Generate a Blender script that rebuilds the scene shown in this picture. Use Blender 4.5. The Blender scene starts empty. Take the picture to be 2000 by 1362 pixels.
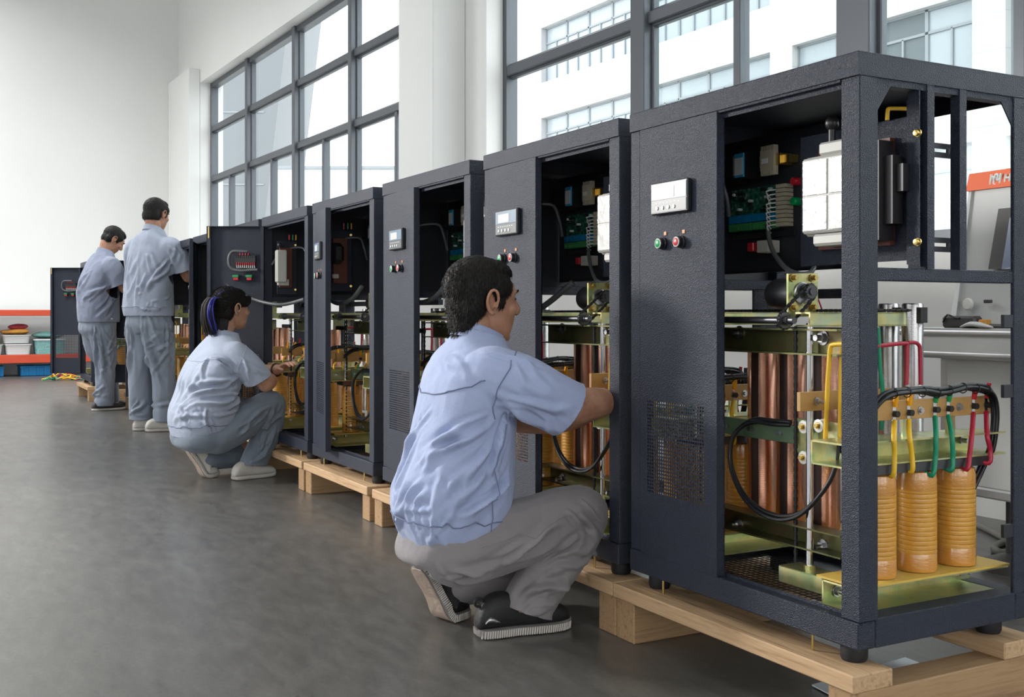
import bpy, bmesh, math, random
import numpy as np
from mathutils import Vector, Matrix, noise
from mathutils.bvhtree import BVHTree
random.seed(7)
SC = bpy.context.scene
COL = SC.collection
V = Vector
# ---------------------------------------------------------------- camera
FPX, HORIZON, YAW = 2122.5, 612.7, 0.4973
CAM = V((1.64, -1.7085, 0.8928))
FW = V((-math.cos(YAW), math.sin(YAW), 0)); RT = V((math.sin(YAW), math.cos(YAW), 0)); UP = V((0, 0, 1))
cd = bpy.data.cameras.new('camera'); cam = bpy.data.objects.new('camera', cd); COL.objects.link(cam)
cd.sensor_width = 36.0; cd.lens = 36.0 * FPX / 2000.0; cd.shift_y = -(681 - HORIZON) / 2000.0
cd.clip_start = 0.05; cd.clip_end = 200
cam.matrix_world = Matrix(((RT.x, UP.x, -FW.x, CAM.x), (RT.y, UP.y, -FW.y, CAM.y), (RT.z, UP.z, -FW.z, CAM.z), (0, 0, 0, 1)))
SC.camera = cam
SC.view_settings.view_transform = 'Standard'; SC.view_settings.look = 'None'
SC.view_settings.exposure = 0.42; SC.view_settings.gamma = 1.0; SC.view_settings.use_curve_mapping = False
# ---------------------------------------------------------------- overcast daylight
w = bpy.data.worlds.new('overcast_sky'); SC.world = w; w.use_nodes = True
bg = w.node_tree.nodes['Background']; bg.inputs[0].default_value = (0.95, 0.98, 1.0, 1); bg.inputs[1].default_value = 3.3
def area_light(name, loc, target, size, power, col=(1, 1, 1), sy=None):
    ld = bpy.data.lights.new(name, 'AREA'); ld.energy = power; ld.size = size; ld.color = col
    if sy: ld.shape = 'RECTANGLE'; ld.size_y = sy
    o = bpy.data.objects.new(name, ld); COL.objects.link(o); o.location = loc
    o.rotation_euler = (V(target) - V(loc)).to_track_quat('-Z', 'Y').to_euler(); return o
area_light('strobe_light', (-4.9, -3.3, 2.15), (-0.4, 0.0, 1.10), 0.6, 80, (1.0, 0.97, 0.93)).data.spread = math.radians(120)  # unseen softbox strobe, inferred from the glints and cast shadows
for hx in (-13.0, -9.0, -5.0, -1.0):
    for hy in (-2.6, -7.0): area_light('ceiling_fill_light', (hx, hy, 6.85), (hx, hy, 0), 1.3, 165 if hx < -8 else 25, (0.97, 0.99, 1.0)).data.spread = math.radians(140)  # unseen ceiling lights, added to brighten the back wall and far floor

# ---------------------------------------------------------------- helpers
def ray(px, py): return FW + RT * ((px - 1000) / FPX) + UP * ((HORIZON - py) / FPX)
def F(px, py, y):
    r = ray(px, py); return CAM + r * ((y - CAM.y) / r.y)
def S(px, py, x):
    r = ray(px, py); return CAM + r * ((x - CAM.x) / r.x)
def G(px, py, z):
    r = ray(px, py); return CAM + r * ((z - CAM.z) / r.z)

class MB:
    """collects shapes into one mesh"""
    def __init__(s): s.v = []; s.f = []
    def add(s, vs, fs):
        o = len(s.v); s.v += [tuple(x) for x in vs]; s.f += [tuple(i + o for i in f) for f in fs]; return s
    def box(s, x0, x1, y0, y1, z0, z1, b=0.0, m=None):
        if x0 > x1: x0, x1 = x1, x0
        if y0 > y1: y0, y1 = y1, y0
        if z0 > z1: z0, z1 = z1, z0
        b = min(b, (x1 - x0) * .45, (y1 - y0) * .45, (z1 - z0) * .45)
        if b <= 0:
            vs = [(x, y, z) for z in (z0, z1) for y in (y0, y1) for x in (x0, x1)]
            fs = [(0, 2, 3, 1), (4, 5, 7, 6), (0, 1, 5, 4), (2, 6, 7, 3), (0, 4, 6, 2), (1, 3, 7, 5)]
        else:
            bm = bmesh.new(); bmesh.ops.create_cube(bm, size=1)
            for q in bm.verts: q.co = V(((x0 + x1) / 2 + q.co.x * (x1 - x0), (y0 + y1) / 2 + q.co.y * (y1 - y0), (z0 + z1) / 2 + q.co.z * (z1 - z0)))
            bmesh.ops.bevel(bm, geom=bm.edges[:], offset=b, segments=1, affect='EDGES')
            bm.verts.index_update(); vs = [q.co.copy() for q in bm.verts]; fs = [[q.index for q in f.verts] for f in bm.faces]; bm.free()
        if m is not None: vs = [m @ V(q) for q in vs]
        return s.add(vs, fs)
    def frame(s, d):
        d = d.normalized(); a = V((0, 0, 1)) if abs(d.z) < .9 else V((1, 0, 0))
        u = d.cross(a).normalized(); return u, d.cross(u).normalized()
    def cyl(s, p, q, r, r2=None, n=16, cap=True):
        p, q = V(p), V(q); r2 = r if r2 is None else r2; u, w_ = s.frame(q - p)
        vs = []
        for c, rr in ((p, r), (q, r2)):
            for i in range(n):
                a = 2 * math.pi * i / n; vs.append(c + u * (rr * math.cos(a)) + w_ * (rr * math.sin(a)))
        fs = [(i, (i + 1) % n, n + (i + 1) % n, n + i) for i in range(n)]
        if cap: fs += [tuple(range(n - 1, -1, -1)), tuple(range(n, 2 * n))]
        return s.add(vs, fs)
    def lathe(s, p, axis, prof, n=24):
        """prof: (radius, height) list along axis from p"""
        p, d = V(p), V(axis).normalized(); u, w_ = s.frame(d); vs = []
        for r, h in prof:
            for i in range(n):
                a = 2 * math.pi * i / n; vs.append(p + d * h + u * (r * math.cos(a)) + w_ * (r * math.sin(a)))
        k = len(prof)
        fs = [(j * n + i, j * n + (i + 1) % n, (j + 1) * n + (i + 1) % n, (j + 1) * n + i) for j in range(k - 1) for i in range(n)]
        fs += [tuple(range(n - 1, -1, -1)), tuple(range((k - 1) * n, k * n))]
        return s.add(vs, fs)
    def tube(s, pts, r, n=8, sm=3, ratio=1.0, closed=False):
        pts = smooth_path([V(p) for p in pts], sm); k = len(pts)
        rr = r if isinstance(r, (list, tuple)) else None
        t0 = (pts[1] - pts[0]).normalized(); u, w_ = s.frame(t0); vs = []
        for j, p in enumerate(pts):
            t = (pts[min(j + 1, k - 1)] - pts[max(j - 1, 0)]).normalized()
            u = (u - t * u.dot(t)); u = u.normalized() if u.length > 1e-6 else s.frame(t)[0]
            w_ = t.cross(u)
            if rr: q = j / (k - 1) * (len(rr) - 1); i0 = min(int(q), len(rr) - 2); R = rr[i0] + (rr[i0 + 1] - rr[i0]) * (q - i0)
            else: R = r
            for i in range(n):
                a = 2 * math.pi * i / n; vs.append(p + u * (R * math.cos(a)) + w_ * (R * ratio * math.sin(a)))
        fs = [(j * n + i, j * n + (i + 1) % n, (j + 1) * n + (i + 1) % n, (j + 1) * n + i) for j in range(k - 1) for i in range(n)]
        fs += [tuple(range(n - 1, -1, -1)), tuple(range((k - 1) * n, k * n))]
        return s.add(vs, fs)
    def ell(s, c, r, m=None, n=16, k=10):
        c = V(c); vs = []
        for j in range(1, k):
            b = math.pi * j / k
            for i in range(n):
                a = 2 * math.pi * i / n
                vs.append(V((r[0] * math.sin(b) * math.cos(a), r[1] * math.sin(b) * math.sin(a), r[2] * math.cos(b))))
        vs += [V((0, 0, r[2])), V((0, 0, -r[2]))]
        if m is not None: vs = [m @ q for q in vs]
        vs = [c + q for q in vs]; T = len(vs) - 2
        fs = [(j * n + i, (j + 1) * n + i, (j + 1) * n + (i + 1) % n, j * n + (i + 1) % n) for j in range(k - 2) for i in range(n)]
        fs += [(T, i, (i + 1) % n) for i in range(n)] + [(T + 1, (k - 2) * n + (i + 1) % n, (k - 2) * n + i) for i in range(n)]
        return s.add(vs, fs)
    def torus(s, c, axis, R, r, n=20, k=8, arc=1.0):
        d = V(axis).normalized(); u, w_ = s.frame(d)
        pts = [V(c) + u * (R * math.cos(2 * math.pi * arc * i / n)) + w_ * (R * math.sin(2 * math.pi * arc * i / n)) for i in range(n + 1)]
        return s.tube(pts, r, n=k, sm=1)
    def prism(s, pts, d):
        """flat polygon pts (3d) extruded by vector d"""
        pts = [V(p) for p in pts]; n = len(pts); d = V(d)
        return s.add(pts + [p + d for p in pts], [tuple(range(n - 1, -1, -1)), tuple(range(n, 2 * n))] + [(i, (i + 1) % n, n + (i + 1) % n, n + i) for i in range(n)])
    def loft(s, secs, n=24, k=4, ex=2.0):
        """secs: (centre, half-axis u, half-axis v); smooth tube through elliptical sections"""
        C_ = [V(c) for c, u, v in secs]; U_ = [V(u) for c, u, v in secs]; W_ = [V(v) for c, u, v in secs]
        C_, U_, W_ = smooth_path(C_, k), smooth_path(U_, k), smooth_path(W_, k); vs = []
        for c, u, v in zip(C_, U_, W_):
            for i in range(n):
                a = 2 * math.pi * i / n; ca, sa = math.cos(a), math.sin(a)
                if ex != 2.0: ca = math.copysign(abs(ca) ** (2 / ex), ca); sa = math.copysign(abs(sa) ** (2 / ex), sa)
                vs.append(c + u * ca + v * sa)
        m = len(C_)
        fs = [(j * n + i, j * n + (i + 1) % n, (j + 1) * n + (i + 1) % n, (j + 1) * n + i) for j in range(m - 1) for i in range(n)]
        fs += [tuple(range(n - 1, -1, -1)), tuple(range((m - 1) * n, m * n))]
        return s.add(vs, fs)
    def xf(s, m):
        s.v = [tuple(m @ V(q)) for q in s.v]; return s
    def mesh(s, name, smooth=False, ang=None):
        me = bpy.data.meshes.new(name); me.from_pydata(s.v, [], s.f)
        bm = bmesh.new(); bm.from_mesh(me); bmesh.ops.recalc_face_normals(bm, faces=bm.faces[:])
        if smooth:
            for f in bm.faces: f.smooth = True
            lim = math.radians(ang if ang else 38)
            for e in bm.edges:
                if len(e.link_faces) == 2 and e.calc_face_angle(0) > lim: e.smooth = False
        bm.to_mesh(me); bm.free(); return me
    def build(s, name, mt, parent=None, smooth=False, ang=None):
        return link(name, s.mesh(name, smooth, ang), mt, parent)

def smooth_path(P, k):
    if k <= 1 or len(P) < 3: return list(P)
    out = []
    for i in range(len(P) - 1):
        p0, p1, p2, p3 = P[max(i - 1, 0)], P[i], P[i + 1], P[min(i + 2, len(P) - 1)]
        for j in range(k):
            t = j / k
            out.append(0.5 * ((2 * p1) + (p2 - p0) * t + (2 * p0 - 5 * p1 + 4 * p2 - p3) * t * t + (3 * p1 - p0 - 3 * p2 + p3) * t ** 3))
    out.append(P[-1].copy()); return out
def link(name, me, mt=None, parent=None, loc=None):
    o = bpy.data.objects.new(name, me); COL.objects.link(o)
    if mt is not None and not me.materials: me.materials.append(mt)
    if parent is not None: o.parent = parent
    if loc is not None: o.location = loc
    return o
def thing(name, label, cat, loc=(0, 0, 0), rz=0, group=None):
    o = bpy.data.objects.new(name, None); COL.objects.link(o); o.location = loc; o.rotation_euler = (0, 0, rz)
    o.empty_display_size = .1
    return tag(o, label, cat, group)
def tag(o, label=None, cat=None, group=None, kind=None):
    if label: o['label'] = label
    if cat: o['category'] = cat
    if group: o['group'] = group
    if kind: o['kind'] = kind
    return o
def struct(o): o['kind'] = 'structure'; return o
CACHE = {}
def part(key, name, mt, parent, fn, smooth=False, loc=None, ang=None):
    """one mesh per key, shared by every cabinet"""
    me = CACHE.get(key)
    if me is None:
        mb = MB(); fn(mb); me = mb.mesh(name, smooth, ang); CACHE[key] = me
    return link(name, me, mt, parent, loc)

# ---------------------------------------------------------------- materials
def mat(name, col, rough=.5, metal=0.0, spec=.5, **k):
    m = bpy.data.materials.new(name); m.use_nodes = True; nt = m.node_tree; b = nt.nodes['Principled BSDF']
    b.inputs['Base Color'].default_value = (*col, 1); b.inputs['Roughness'].default_value = rough
    b.inputs['Metallic'].default_value = metal; b.inputs['Specular IOR Level'].default_value = spec
    N, L = nt.nodes, nt.links
    def tex(kind, scale, stretch=None, **kw):
        tc = N.new('ShaderNodeTexCoord'); mp = N.new('ShaderNodeMapping'); L.new(tc.outputs['Object'], mp.inputs[0])
        if stretch: mp.inputs['Scale'].default_value = stretch
        t = N.new(kind); L.new(mp.outputs[0], t.inputs['Vector']); t.inputs['Scale'].default_value = scale
        for a, v_ in kw.items():
            if a in t.inputs: t.inputs[a].default_value = v_
            else: setattr(t, a, v_)
        return t
    if 'cols' in k:   # colour variation: list of (pos, colour), scale
        t = tex('ShaderNodeTexNoise', k.get('cscale', 5), k.get('cstretch'), Detail=k.get('cdetail', 6.0), Roughness=.6)
        r = N.new('ShaderNodeValToRGB'); L.new(t.outputs[0], r.inputs[0]); el = r.color_ramp.elements
        cs = k['cols']; el[0].position, el[0].color = cs[0][0], (*cs[0][1], 1); el[1].position, el[1].color = cs[-1][0], (*cs[-1][1], 1)
        for p, c in cs[1:-1]: e = el.new(p); e.color = (*c, 1)
        L.new(r.outputs[0], b.inputs['Base Color'])
        if k.get('roughvar'):
            mr = N.new('ShaderNodeMapRange'); L.new(t.outputs[0], mr.inputs[0]); mr.inputs[1].default_value = .35; mr.inputs[2].default_value = .65
            mr.inputs[3].default_value = rough - k['roughvar']; mr.inputs[4].default_value = rough + k['roughvar']; L.new(mr.outputs[0], b.inputs['Roughness'])
    if 'bump' in k:   # (scale, strength, distance[, stretch])
        bp = k['bump']; t = tex('ShaderNodeTexNoise', bp[0], bp[3] if len(bp) > 3 else None, Detail=k.get('bdetail', 3.0))
        n = N.new('ShaderNodeBump'); n.inputs['Strength'].default_value = bp[1]; n.inputs['Distance'].default_value = bp[2]
        L.new(t.outputs[0], n.inputs['Height']); L.new(n.outputs[0], b.inputs['Normal'])
    if 'wave' in k:   # (scale, strength, distance, direction)
        wv = k['wave']; t = tex('ShaderNodeTexWave', wv[0], None, bands_direction=wv[3])
        n = N.new('ShaderNodeBump'); n.inputs['Strength'].default_value = wv[1]; n.inputs['Distance'].default_value = wv[2]
        L.new(t.outputs['Fac'], n.inputs['Height']); L.new(n.outputs[0], b.inputs['Normal'])
    if 'coat' in k: b.inputs['Coat Weight'].default_value = k['coat']; b.inputs['Coat Roughness'].default_value = .15
    if 'sheen' in k: b.inputs['Sheen Weight'].default_value = k['sheen']
    if 'sss' in k: b.inputs['Subsurface Weight'].default_value = k['sss']; b.inputs['Subsurface Radius'].default_value = (.012, .005, .003); b.inputs['Subsurface Scale'].default_value = 1.0
    if 'emit' in k: b.inputs['Emission Color'].default_value = (*k['emit'][0], 1); b.inputs['Emission Strength'].default_value = k['emit'][1]
    if 'alpha' in k: b.inputs['Alpha'].default_value = k['alpha']
    return m
M = {}
M['paint'] = mat('dark_grey_powder_coat', (.020, .0255, .043), .41, 0, .36, bump=(420, .75, .0040), bdetail=1.0)
M['paint_flat'] = mat('dark_grey_plate', (.020, .022, .030), .5, bump=(300, .3, .001))
M['black'] = mat('black_plastic', (.012, .012, .014), .4)
M['rubber'] = mat('black_rubber', (.01, .01, .011), .65)
M['cable'] = mat('black_cable', (.010, .010, .012), .35)
M['chain'] = mat('oiled_chain_steel', (.03, .03, .033), .38, .7, bump=(500, .6, .002))
M['zinc'] = mat('yellow_zinc_plate', (.5, .5, .2), .30, .8, cols=[(.30, (.26, .34, .17)), (.42, (.46, .52, .24)), (.52, (.68, .60, .28)), (.62, (.50, .58, .36)), (.74, (.60, .42, .38))], cscale=10, cdetail=4.0, bump=(120, .08, .001))
M['zinc_dark'] = mat('olive_zinc_plate', (.2, .2, .1), .36, .7, cols=[(.32, (.07, .08, .035)), (.5, (.15, .15, .06)), (.68, (.20, .13, .07))], cscale=7, cdetail=4.0)
M['green_bar'] = mat('green_coated_bar', (.10, .16, .09), .45, .3, cols=[(.35, (.08, .13, .08)), (.65, (.14, .20, .11))], cscale=6)
M['chrome'] = mat('chrome', (.72, .72, .74), .12, 1.0)
M['steel'] = mat('brushed_steel', (.55, .55, .57), .28, 1.0)
M['steel_dark'] = mat('dark_steel', (.12, .12, .13), .35, .9)
M['silver_col'] = mat('wound_silver', (.62, .60, .60), .22, 1.0, wave=(160, .25, .001, 'Z'))
M['copper'] = mat('copper_winding', (.78, .41, .29), .22, 1.0, wave=(170, .35, .0012, 'Z'))
M['track'] = mat('brush_track', (.06, .035, .03), .45, .6)
M['coil'] = mat('amber_coil_tape', (.62, .30, .035), .36, 0, .5, cols=[(.3, (.50, .235, .03)), (.5, (.62, .30, .04)), (.7, (.66, .36, .06))], cscale=14, coat=.35)
M['coil_line'] = mat('coil_groove', (.24, .10, .015), .6)
M['wrap'] = mat('clear_wrap_over_tape', (.60, .27, .05), .16, 0, .6, bump=(60, .35, .004, (1, 1, 3)), coat=.8)
M['board'] = mat('yellow_insulation_board', (.62, .42, .08), .5)
M['bar'] = mat('tan_terminal_bar', (.43, .24, .07), .5, cols=[(.35, (.38, .20, .055)), (.65, (.47, .27, .085))], cscale=12)
M['w_yel'] = mat('yellow_sleeve', (.80, .48, .02), .4); M['w_grn'] = mat('green_sleeve', (.0, .23, .12), .4); M['w_red'] = mat('red_sleeve', (.42, .012, .04), .4)
M['c_yel'] = mat('orange_shrink_tube', (.85, .36, .0), .35); M['c_grn'] = mat('green_shrink_tube', (.0, .26, .07), .35); M['c_red'] = mat('red_shrink_tube', (.55, .01, .02), .35)
M['white_pl'] = mat('white_nylon', (.75, .74, .70), .4); M['brass'] = mat('brass', (.62, .45, .16), .3, 1.0)
M['grey_pl'] = mat('light_grey_plastic', (.50, .49, .46), .45); M['foil'] = mat('clear_film_on_breaker', (.74, .73, .70), .16, .15, bump=(35, .4, .006))
M['brown'] = mat('brown_bakelite', (.13, .035, .02), .5)
M['conduit'] = mat('grey_spiral_wrap', (.10, .105, .11), .35, bump=(60, .4, .003))
M['pcb'] = mat('green_circuit_board', (.0, .10, .06), .5, cols=[(.42, (.003, .05, .035)), (.52, (.01, .13, .08)), (.60, (.04, .16, .10)), (.68, (.25, .30, .25))], cscale=90, cdetail=3)
M['term_g'] = mat('green_terminal', (.05, .27, .09), .45); M['relay'] = mat('blue_relay', (.0, .19, .42), .4); M['term_c'] = mat('cream_terminal', (.42, .38, .28), .5)
M['lbl_w'] = mat('white_label', (.7, .7, .7), .5); M['lbl_b'] = mat('blue_label', (.05, .35, .60), .5)
M['red'] = mat('red_lens', (.55, .02, .03), .3); M['grn'] = mat('green_lens', (.0, .33, .09), .3); M['ring'] = mat('pale_ring', (.62, .64, .62), .3); M['orange_tag'] = mat('orange_tag', (.65, .25, .10), .5)
M['lcd'] = mat('lcd_grey', (.50, .49, .49), .4); M['bezel_b'] = mat('blue_grey_bezel', (.13, .20, .27), .36); M['bezel_g'] = mat('grey_keypad', (.10, .105, .11), .4)
M['mesh'] = mat('wire_mesh', (.02, .02, .022), .5)
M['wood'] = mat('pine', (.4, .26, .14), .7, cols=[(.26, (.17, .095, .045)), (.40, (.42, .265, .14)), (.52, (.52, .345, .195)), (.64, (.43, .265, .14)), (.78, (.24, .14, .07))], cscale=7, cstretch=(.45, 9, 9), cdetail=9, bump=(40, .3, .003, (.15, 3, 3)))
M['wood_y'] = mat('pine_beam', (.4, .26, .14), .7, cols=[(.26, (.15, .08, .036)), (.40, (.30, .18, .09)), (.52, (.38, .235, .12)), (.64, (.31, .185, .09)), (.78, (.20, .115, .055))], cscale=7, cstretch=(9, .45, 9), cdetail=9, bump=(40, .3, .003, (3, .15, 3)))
M['wall'] = mat('white_plaster', (.80, .80, .78), .8, cols=[(.3, (.78, .78, .76)), (.7, (.82, .82, .80))], cscale=.6)

M['floor'] = mat('polished_concrete', (.14, .136, .128), .40)
nt = M['floor'].node_tree; N_, L_n = nt.nodes, nt.links; tcf = N_.new('ShaderNodeTexCoord')
def fnoise(scale, stretch, detail, lo, hi, rz=0.0):
    mp_ = N_.new('ShaderNodeMapping'); mp_.inputs['Scale'].default_value = stretch; mp_.inputs['Rotation'].default_value = (0, 0, rz); L_n.new(tcf.outputs['Object'], mp_.inputs[0])
    t_ = N_.new('ShaderNodeTexNoise'); t_.inputs['Scale'].default_value = scale; t_.inputs['Detail'].default_value = detail; t_.inputs['Roughness'].default_value = .62; L_n.new(mp_.outputs[0], t_.inputs['Vector'])
    r_ = N_.new('ShaderNodeMapRange'); L_n.new(t_.outputs[0], r_.inputs[0]); r_.inputs[1].default_value = .3; r_.inputs[2].default_value = .7; r_.inputs[3].default_value = lo; r_.inputs[4].default_value = hi; return r_.outputs[0]
def fmul(a, b):
    m_ = N_.new('ShaderNodeMath'); m_.operation = 'MULTIPLY'; L_n.new(a, m_.inputs[0]); L_n.new(b, m_.inputs[1]); return m_.outputs[0]
fac = fmul(fmul(fnoise(.9, (1, 1.6, 1), 5, .84, 1.16), fnoise(7, (1, 3.0, 1), 10, .72, 1.28, .5)), fmul(fnoise(70, (1, 1, 1), 6, .78, 1.22), fnoise(24, (1, 14, 1), 3, .93, 1.07, 1.1)))
vm = N_.new('ShaderNodeVectorMath'); vm.operation = 'SCALE'; vm.inputs[0].default_value = (.092, .088, .082); L_n.new(fac, vm.inputs['Scale']); L_n.new(vm.outputs[0], N_['Principled BSDF'].inputs['Base Color'])
N_['Principled BSDF'].inputs['Specular IOR Level'].default_value = 1.0
L_n.new(fnoise(3.5, (1, 2, 1), 8, .27, .36), N_['Principled BSDF'].inputs['Roughness'])
M['ceil'] = mat('ceiling_white', (.7, .7, .69), .8)
M['winframe'] = mat('grey_aluminium', (.105, .115, .13), .4, .3)
M['skin'] = mat('skin', (.42, .215, .135), .5, 0, .4, cols=[(.35, (.36, .175, .105)), (.65, (.47, .25, .165))], cscale=22, sss=.12)
M['skin_w'] = mat('light_skin', (.50, .28, .19), .5, 0, .4, cols=[(.35, (.44, .235, .15)), (.65, (.55, .315, .22))], cscale=22, sss=.12)
M['hair'] = mat('black_hair', (.010, .008, .007), .58, 0, .3, bump=(110, .6, .004, (3, 3, .3)), bdetail=4)
M['hair_b'] = mat('blue_dyed_hair', (.025, .03, .33), .42, bump=(70, .9, .006, (3, 3, .35)))
M['eye'] = mat('eye', (.02, .015, .012), .15)
def cloth(name, c, **k): return mat(name, c, .82, 0, .25, cols=[(.3, tuple(x * .92 for x in c)), (.7, tuple(min(1, x * 1.06) for x in c))], cscale=7, bump=(14, .35, .02), bdetail=4, sheen=.15)
M['shirt'] = cloth('blue_grey_work_shirt', (.335, .39, .575)); M['shirt_w'] = cloth('pale_grey_blue_shirt', (.35, .395, .495))
M['shirt_2'] = cloth('light_grey_shirt', (.36, .40, .495)); M['shirt_1'] = cloth('mid_grey_shirt', (.235, .26, .345))
M['pants'] = cloth('warm_grey_trousers', (.24, .22, .226)); M['pants_w'] = cloth('blue_grey_trousers', (.185, .22, .27)); M['pants_2'] = cloth('grey_blue_trousers', (.25, .285, .345)); M['pants_1'] = cloth('slate_trousers', (.23, .26, .32))
M['seam'] = mat('shirt_stitching', (.15, .18, .28), .8)
M['shoe_b'] = mat('black_knit', (.012, .012, .013), .6, bump=(140, .5, .002)); M['sole_w'] = mat('off_white_sole', (.55, .51, .47), .6); M['shoe_w'] = mat('white_canvas', (.62, .59, .54), .65, bump=(120, .4, .002)); M['sole_t'] = mat('tan_sole_tread', (.42, .32, .26), .7, bump=(45, .8, .006))
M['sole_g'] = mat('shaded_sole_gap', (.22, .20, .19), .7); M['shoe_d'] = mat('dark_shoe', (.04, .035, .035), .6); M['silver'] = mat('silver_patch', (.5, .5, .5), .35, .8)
M['bracelet'] = mat('dark_bead_bracelet', (.05, .015, .015), .35)
# ================================================================ the hall
WA = math.radians(2.17)
WM = Matrix(((-math.cos(WA), -math.sin(WA), 0, 0), (-math.sin(WA), math.cos(WA), 0, 2.45), (0, 0, 1, 0), (0, 0, 0, 1)))   # (along wall, outwards, up)
def wbox(name, boxes, mt, parent=None, b=0.0):
    mb = MB()
    for bx in boxes: mb.box(*bx, b=b)
    return mb.xf(WM).build(name, mt, parent)
struct(MB().box(-19, 14, -14, 2.9, -.2, 0).build('floor', M['floor']))
struct(MB().box(-60, 40, 2.9, 60, -.5, -.12).build('ground', mat('pale_paving', (.42, .42, .41), .9)))
ZT, ZS, H1, H2 = 4.30, 1.22, 3.62, 2.88
struct(wbox('wall_right', [(-8, 15.9, 0, .34, 0, ZS), (-8, 15.9, 0, .34, ZT, 7), (6.03, 7.0, 0, .34, ZS, ZT), (14.65, 15.9, 0, .34, ZS, ZT), (-8, -5.0, 0, .34, ZS, ZT)], M['wall']))
struct(wbox('wall_back', [(15.9, 16.2, -16, .34, 0, 7)], M['wall']))
struct(wbox('wall_front', [(-9.3, -9, -13.8, .34, 0, 1.0), (-9.3, -9, -13.8, .34, 4.3, 7)] + [(-9.3, -9, q, q + .6, 1.0, 4.3) for q in (-13.8, -10.2, -6.6, -3.0)], M['wall']))  # unseen wall behind the camera, added to dim the floor; openings give fill
struct(wbox('wall_left', [(-12, 16.2, -13.8, -13.5, 0, 1.0), (-12, 16.2, -13.8, -13.5, 4.3, 7)] + [(q, q + 2.4, -13.8, -13.5, 1.0, 4.3) for q in (-12, -7, -2, 3, 8, 13)], M['wall']))
struct(wbox('trim_1', [(6.38, 7.04, -.30, 0, 0, 7)], M['wall'], b=.01))
struct(wbox('trim_2', [(14.65, 15.9, -.17, 0, 0, 4.5)], M['wall'], b=.01))
struct(wbox('ceiling', [(-12, 16.2, -13.8, .34, 7.0, 7.2)], M['ceil']))
# windows: dark aluminium bars, every pane its own glass
gl = bpy.data.materials.new('clear_glass'); gl.use_nodes = True; nt = gl.node_tree; nt.nodes.clear()
o_ = nt.nodes.new('ShaderNodeOutputMaterial'); mx = nt.nodes.new('ShaderNodeMixShader'); tr = nt.nodes.new('ShaderNodeBsdfTransparent'); gs = nt.nodes.new('ShaderNodeBsdfGlossy')
gs.inputs['Roughness'].default_value = .03; tr.inputs[0].default_value = (.95, .97, .97, 1)
mx.inputs[0].default_value = .05; nt.links.new(tr.outputs[0], mx.inputs[1]); nt.links.new(gs.outputs[0], mx.inputs[2]); nt.links.new(mx.outputs[0], o_.inputs[0])
M['glass'] = gl
def window(idx, s0, s1, cols, zs):
    """cols: list of (position, half width); zs: horizontal bars"""
    root = bpy.data.objects.new('window_%d' % idx, None); COL.objects.link(root); struct(root)
    y0, y1 = .15, .25
    wbox('window_frame', [(s0, s0 + .06, y0, y1, ZS, ZT), (s1 - .06, s1, y0, y1, ZS, ZT), (s0, s1, y0, y1, ZT - .07, ZT), (s0, s1, y0, y1, ZS, ZS + .07)], M['winframe'], root)
    edges = [s0 + .03] + [c for c, h in cols] + [s1 - .03]
    for c, h in cols: wbox('mullion', [(c - h, c + h, y0 - .03, y1, ZS, ZT), (c - h - .025, c + h + .025, y0 + .03, y1 - .02, ZS, ZT)], M['winframe'], root, b=.006)
    for z in zs: wbox('transom', [(s0, s1, y0 + .002, y1 - .004, z - .04, z + .04), (s0, s1, y0 + .03, y1 - .02, z - .06, z + .06)], M['winframe'], root, b=.006)
    for a, b_ in zip(edges[:-1], edges[1:]):
        m = (a + b_) / 2
        wbox('sash_bar', [(m - .03, m + .03, y0 + .01, y1 - .01, ZS, zs[0])], M['winframe'], root, b=.005)
        zz = [ZS + .03] + list(zs) + [ZT - .03]
        for j in range(len(zz) - 1):
            if j == 0: spans = [(a, m), (m, b_)]
            else: spans = [(a, b_)]
            for q0, q1 in spans:
                wbox('pane', [(q0, q1, .198, .202, zz[j], zz[j + 1])], gl, root)
window(1, 7.0, 14.65, [(9.18, .045), (10.93, .045), (12.80, .045)], [H2, H1])
window(2, -5.0, 6.03, [(4.23, .075), (2.42, .11), (.60, .075), (-1.3, .075), (-3.2, .075)], [H2 - .06, H1])

# ---------------------------------------------------------------- outside: office block across the yard
M['facade'] = mat('white_stone_cladding', (.70, .70, .69), .7)
nt = M['facade'].node_tree; bt = nt.nodes.new('ShaderNodeTexBrick'); tc = nt.nodes.new('ShaderNodeTexCoord'); mp = nt.nodes.new('ShaderNodeMapping'); mp.inputs['Rotation'].default_value = (math.radians(90), 0, 0)
nt.links.new(tc.outputs['Object'], mp.inputs[0]); nt.links.new(mp.outputs[0], bt.inputs[0]); bt.offset = 0
for k_, v_ in (('Color1', (.52, .52, .515, 1)), ('Color2', (.50, .50, .495, 1)), ('Mortar', (.38, .39, .40, 1))): bt.inputs[k_].default_value = v_
for k_, v_ in (('Scale', 1.0), ('Mortar Size', .012), ('Brick Width', 1.5), ('Row Height', .9)): bt.inputs[k_].default_value = v_
nt.links.new(bt.outputs[0], nt.nodes['Principled BSDF'].inputs['Base Color'])
M['far_glass'] = mat('far_window_glass', (.30, .335, .36), .2); M['far_frame'] = mat('far_window_frame', (.22, .24, .26), .5); M['far_dark'] = mat('open_window_dark', (.10, .12, .13), .6)
bld = thing('office_building', 'white stone clad office block with ribbon windows seen across the yard', 'building', (0, 21.4, 0), WA)
bands = [2.9, 6.5, 10.1, 13.7]; starts = [-36.0, -29.2, -22.3, -15.4, -8.6]
mb = MB()
zc = -.2
for z in bands: mb.box(-38.3, 0, 0, .6, zc, z); zc = z + 2.2
mb.box(-38.3, 0, 0, .6, zc, 20)
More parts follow.
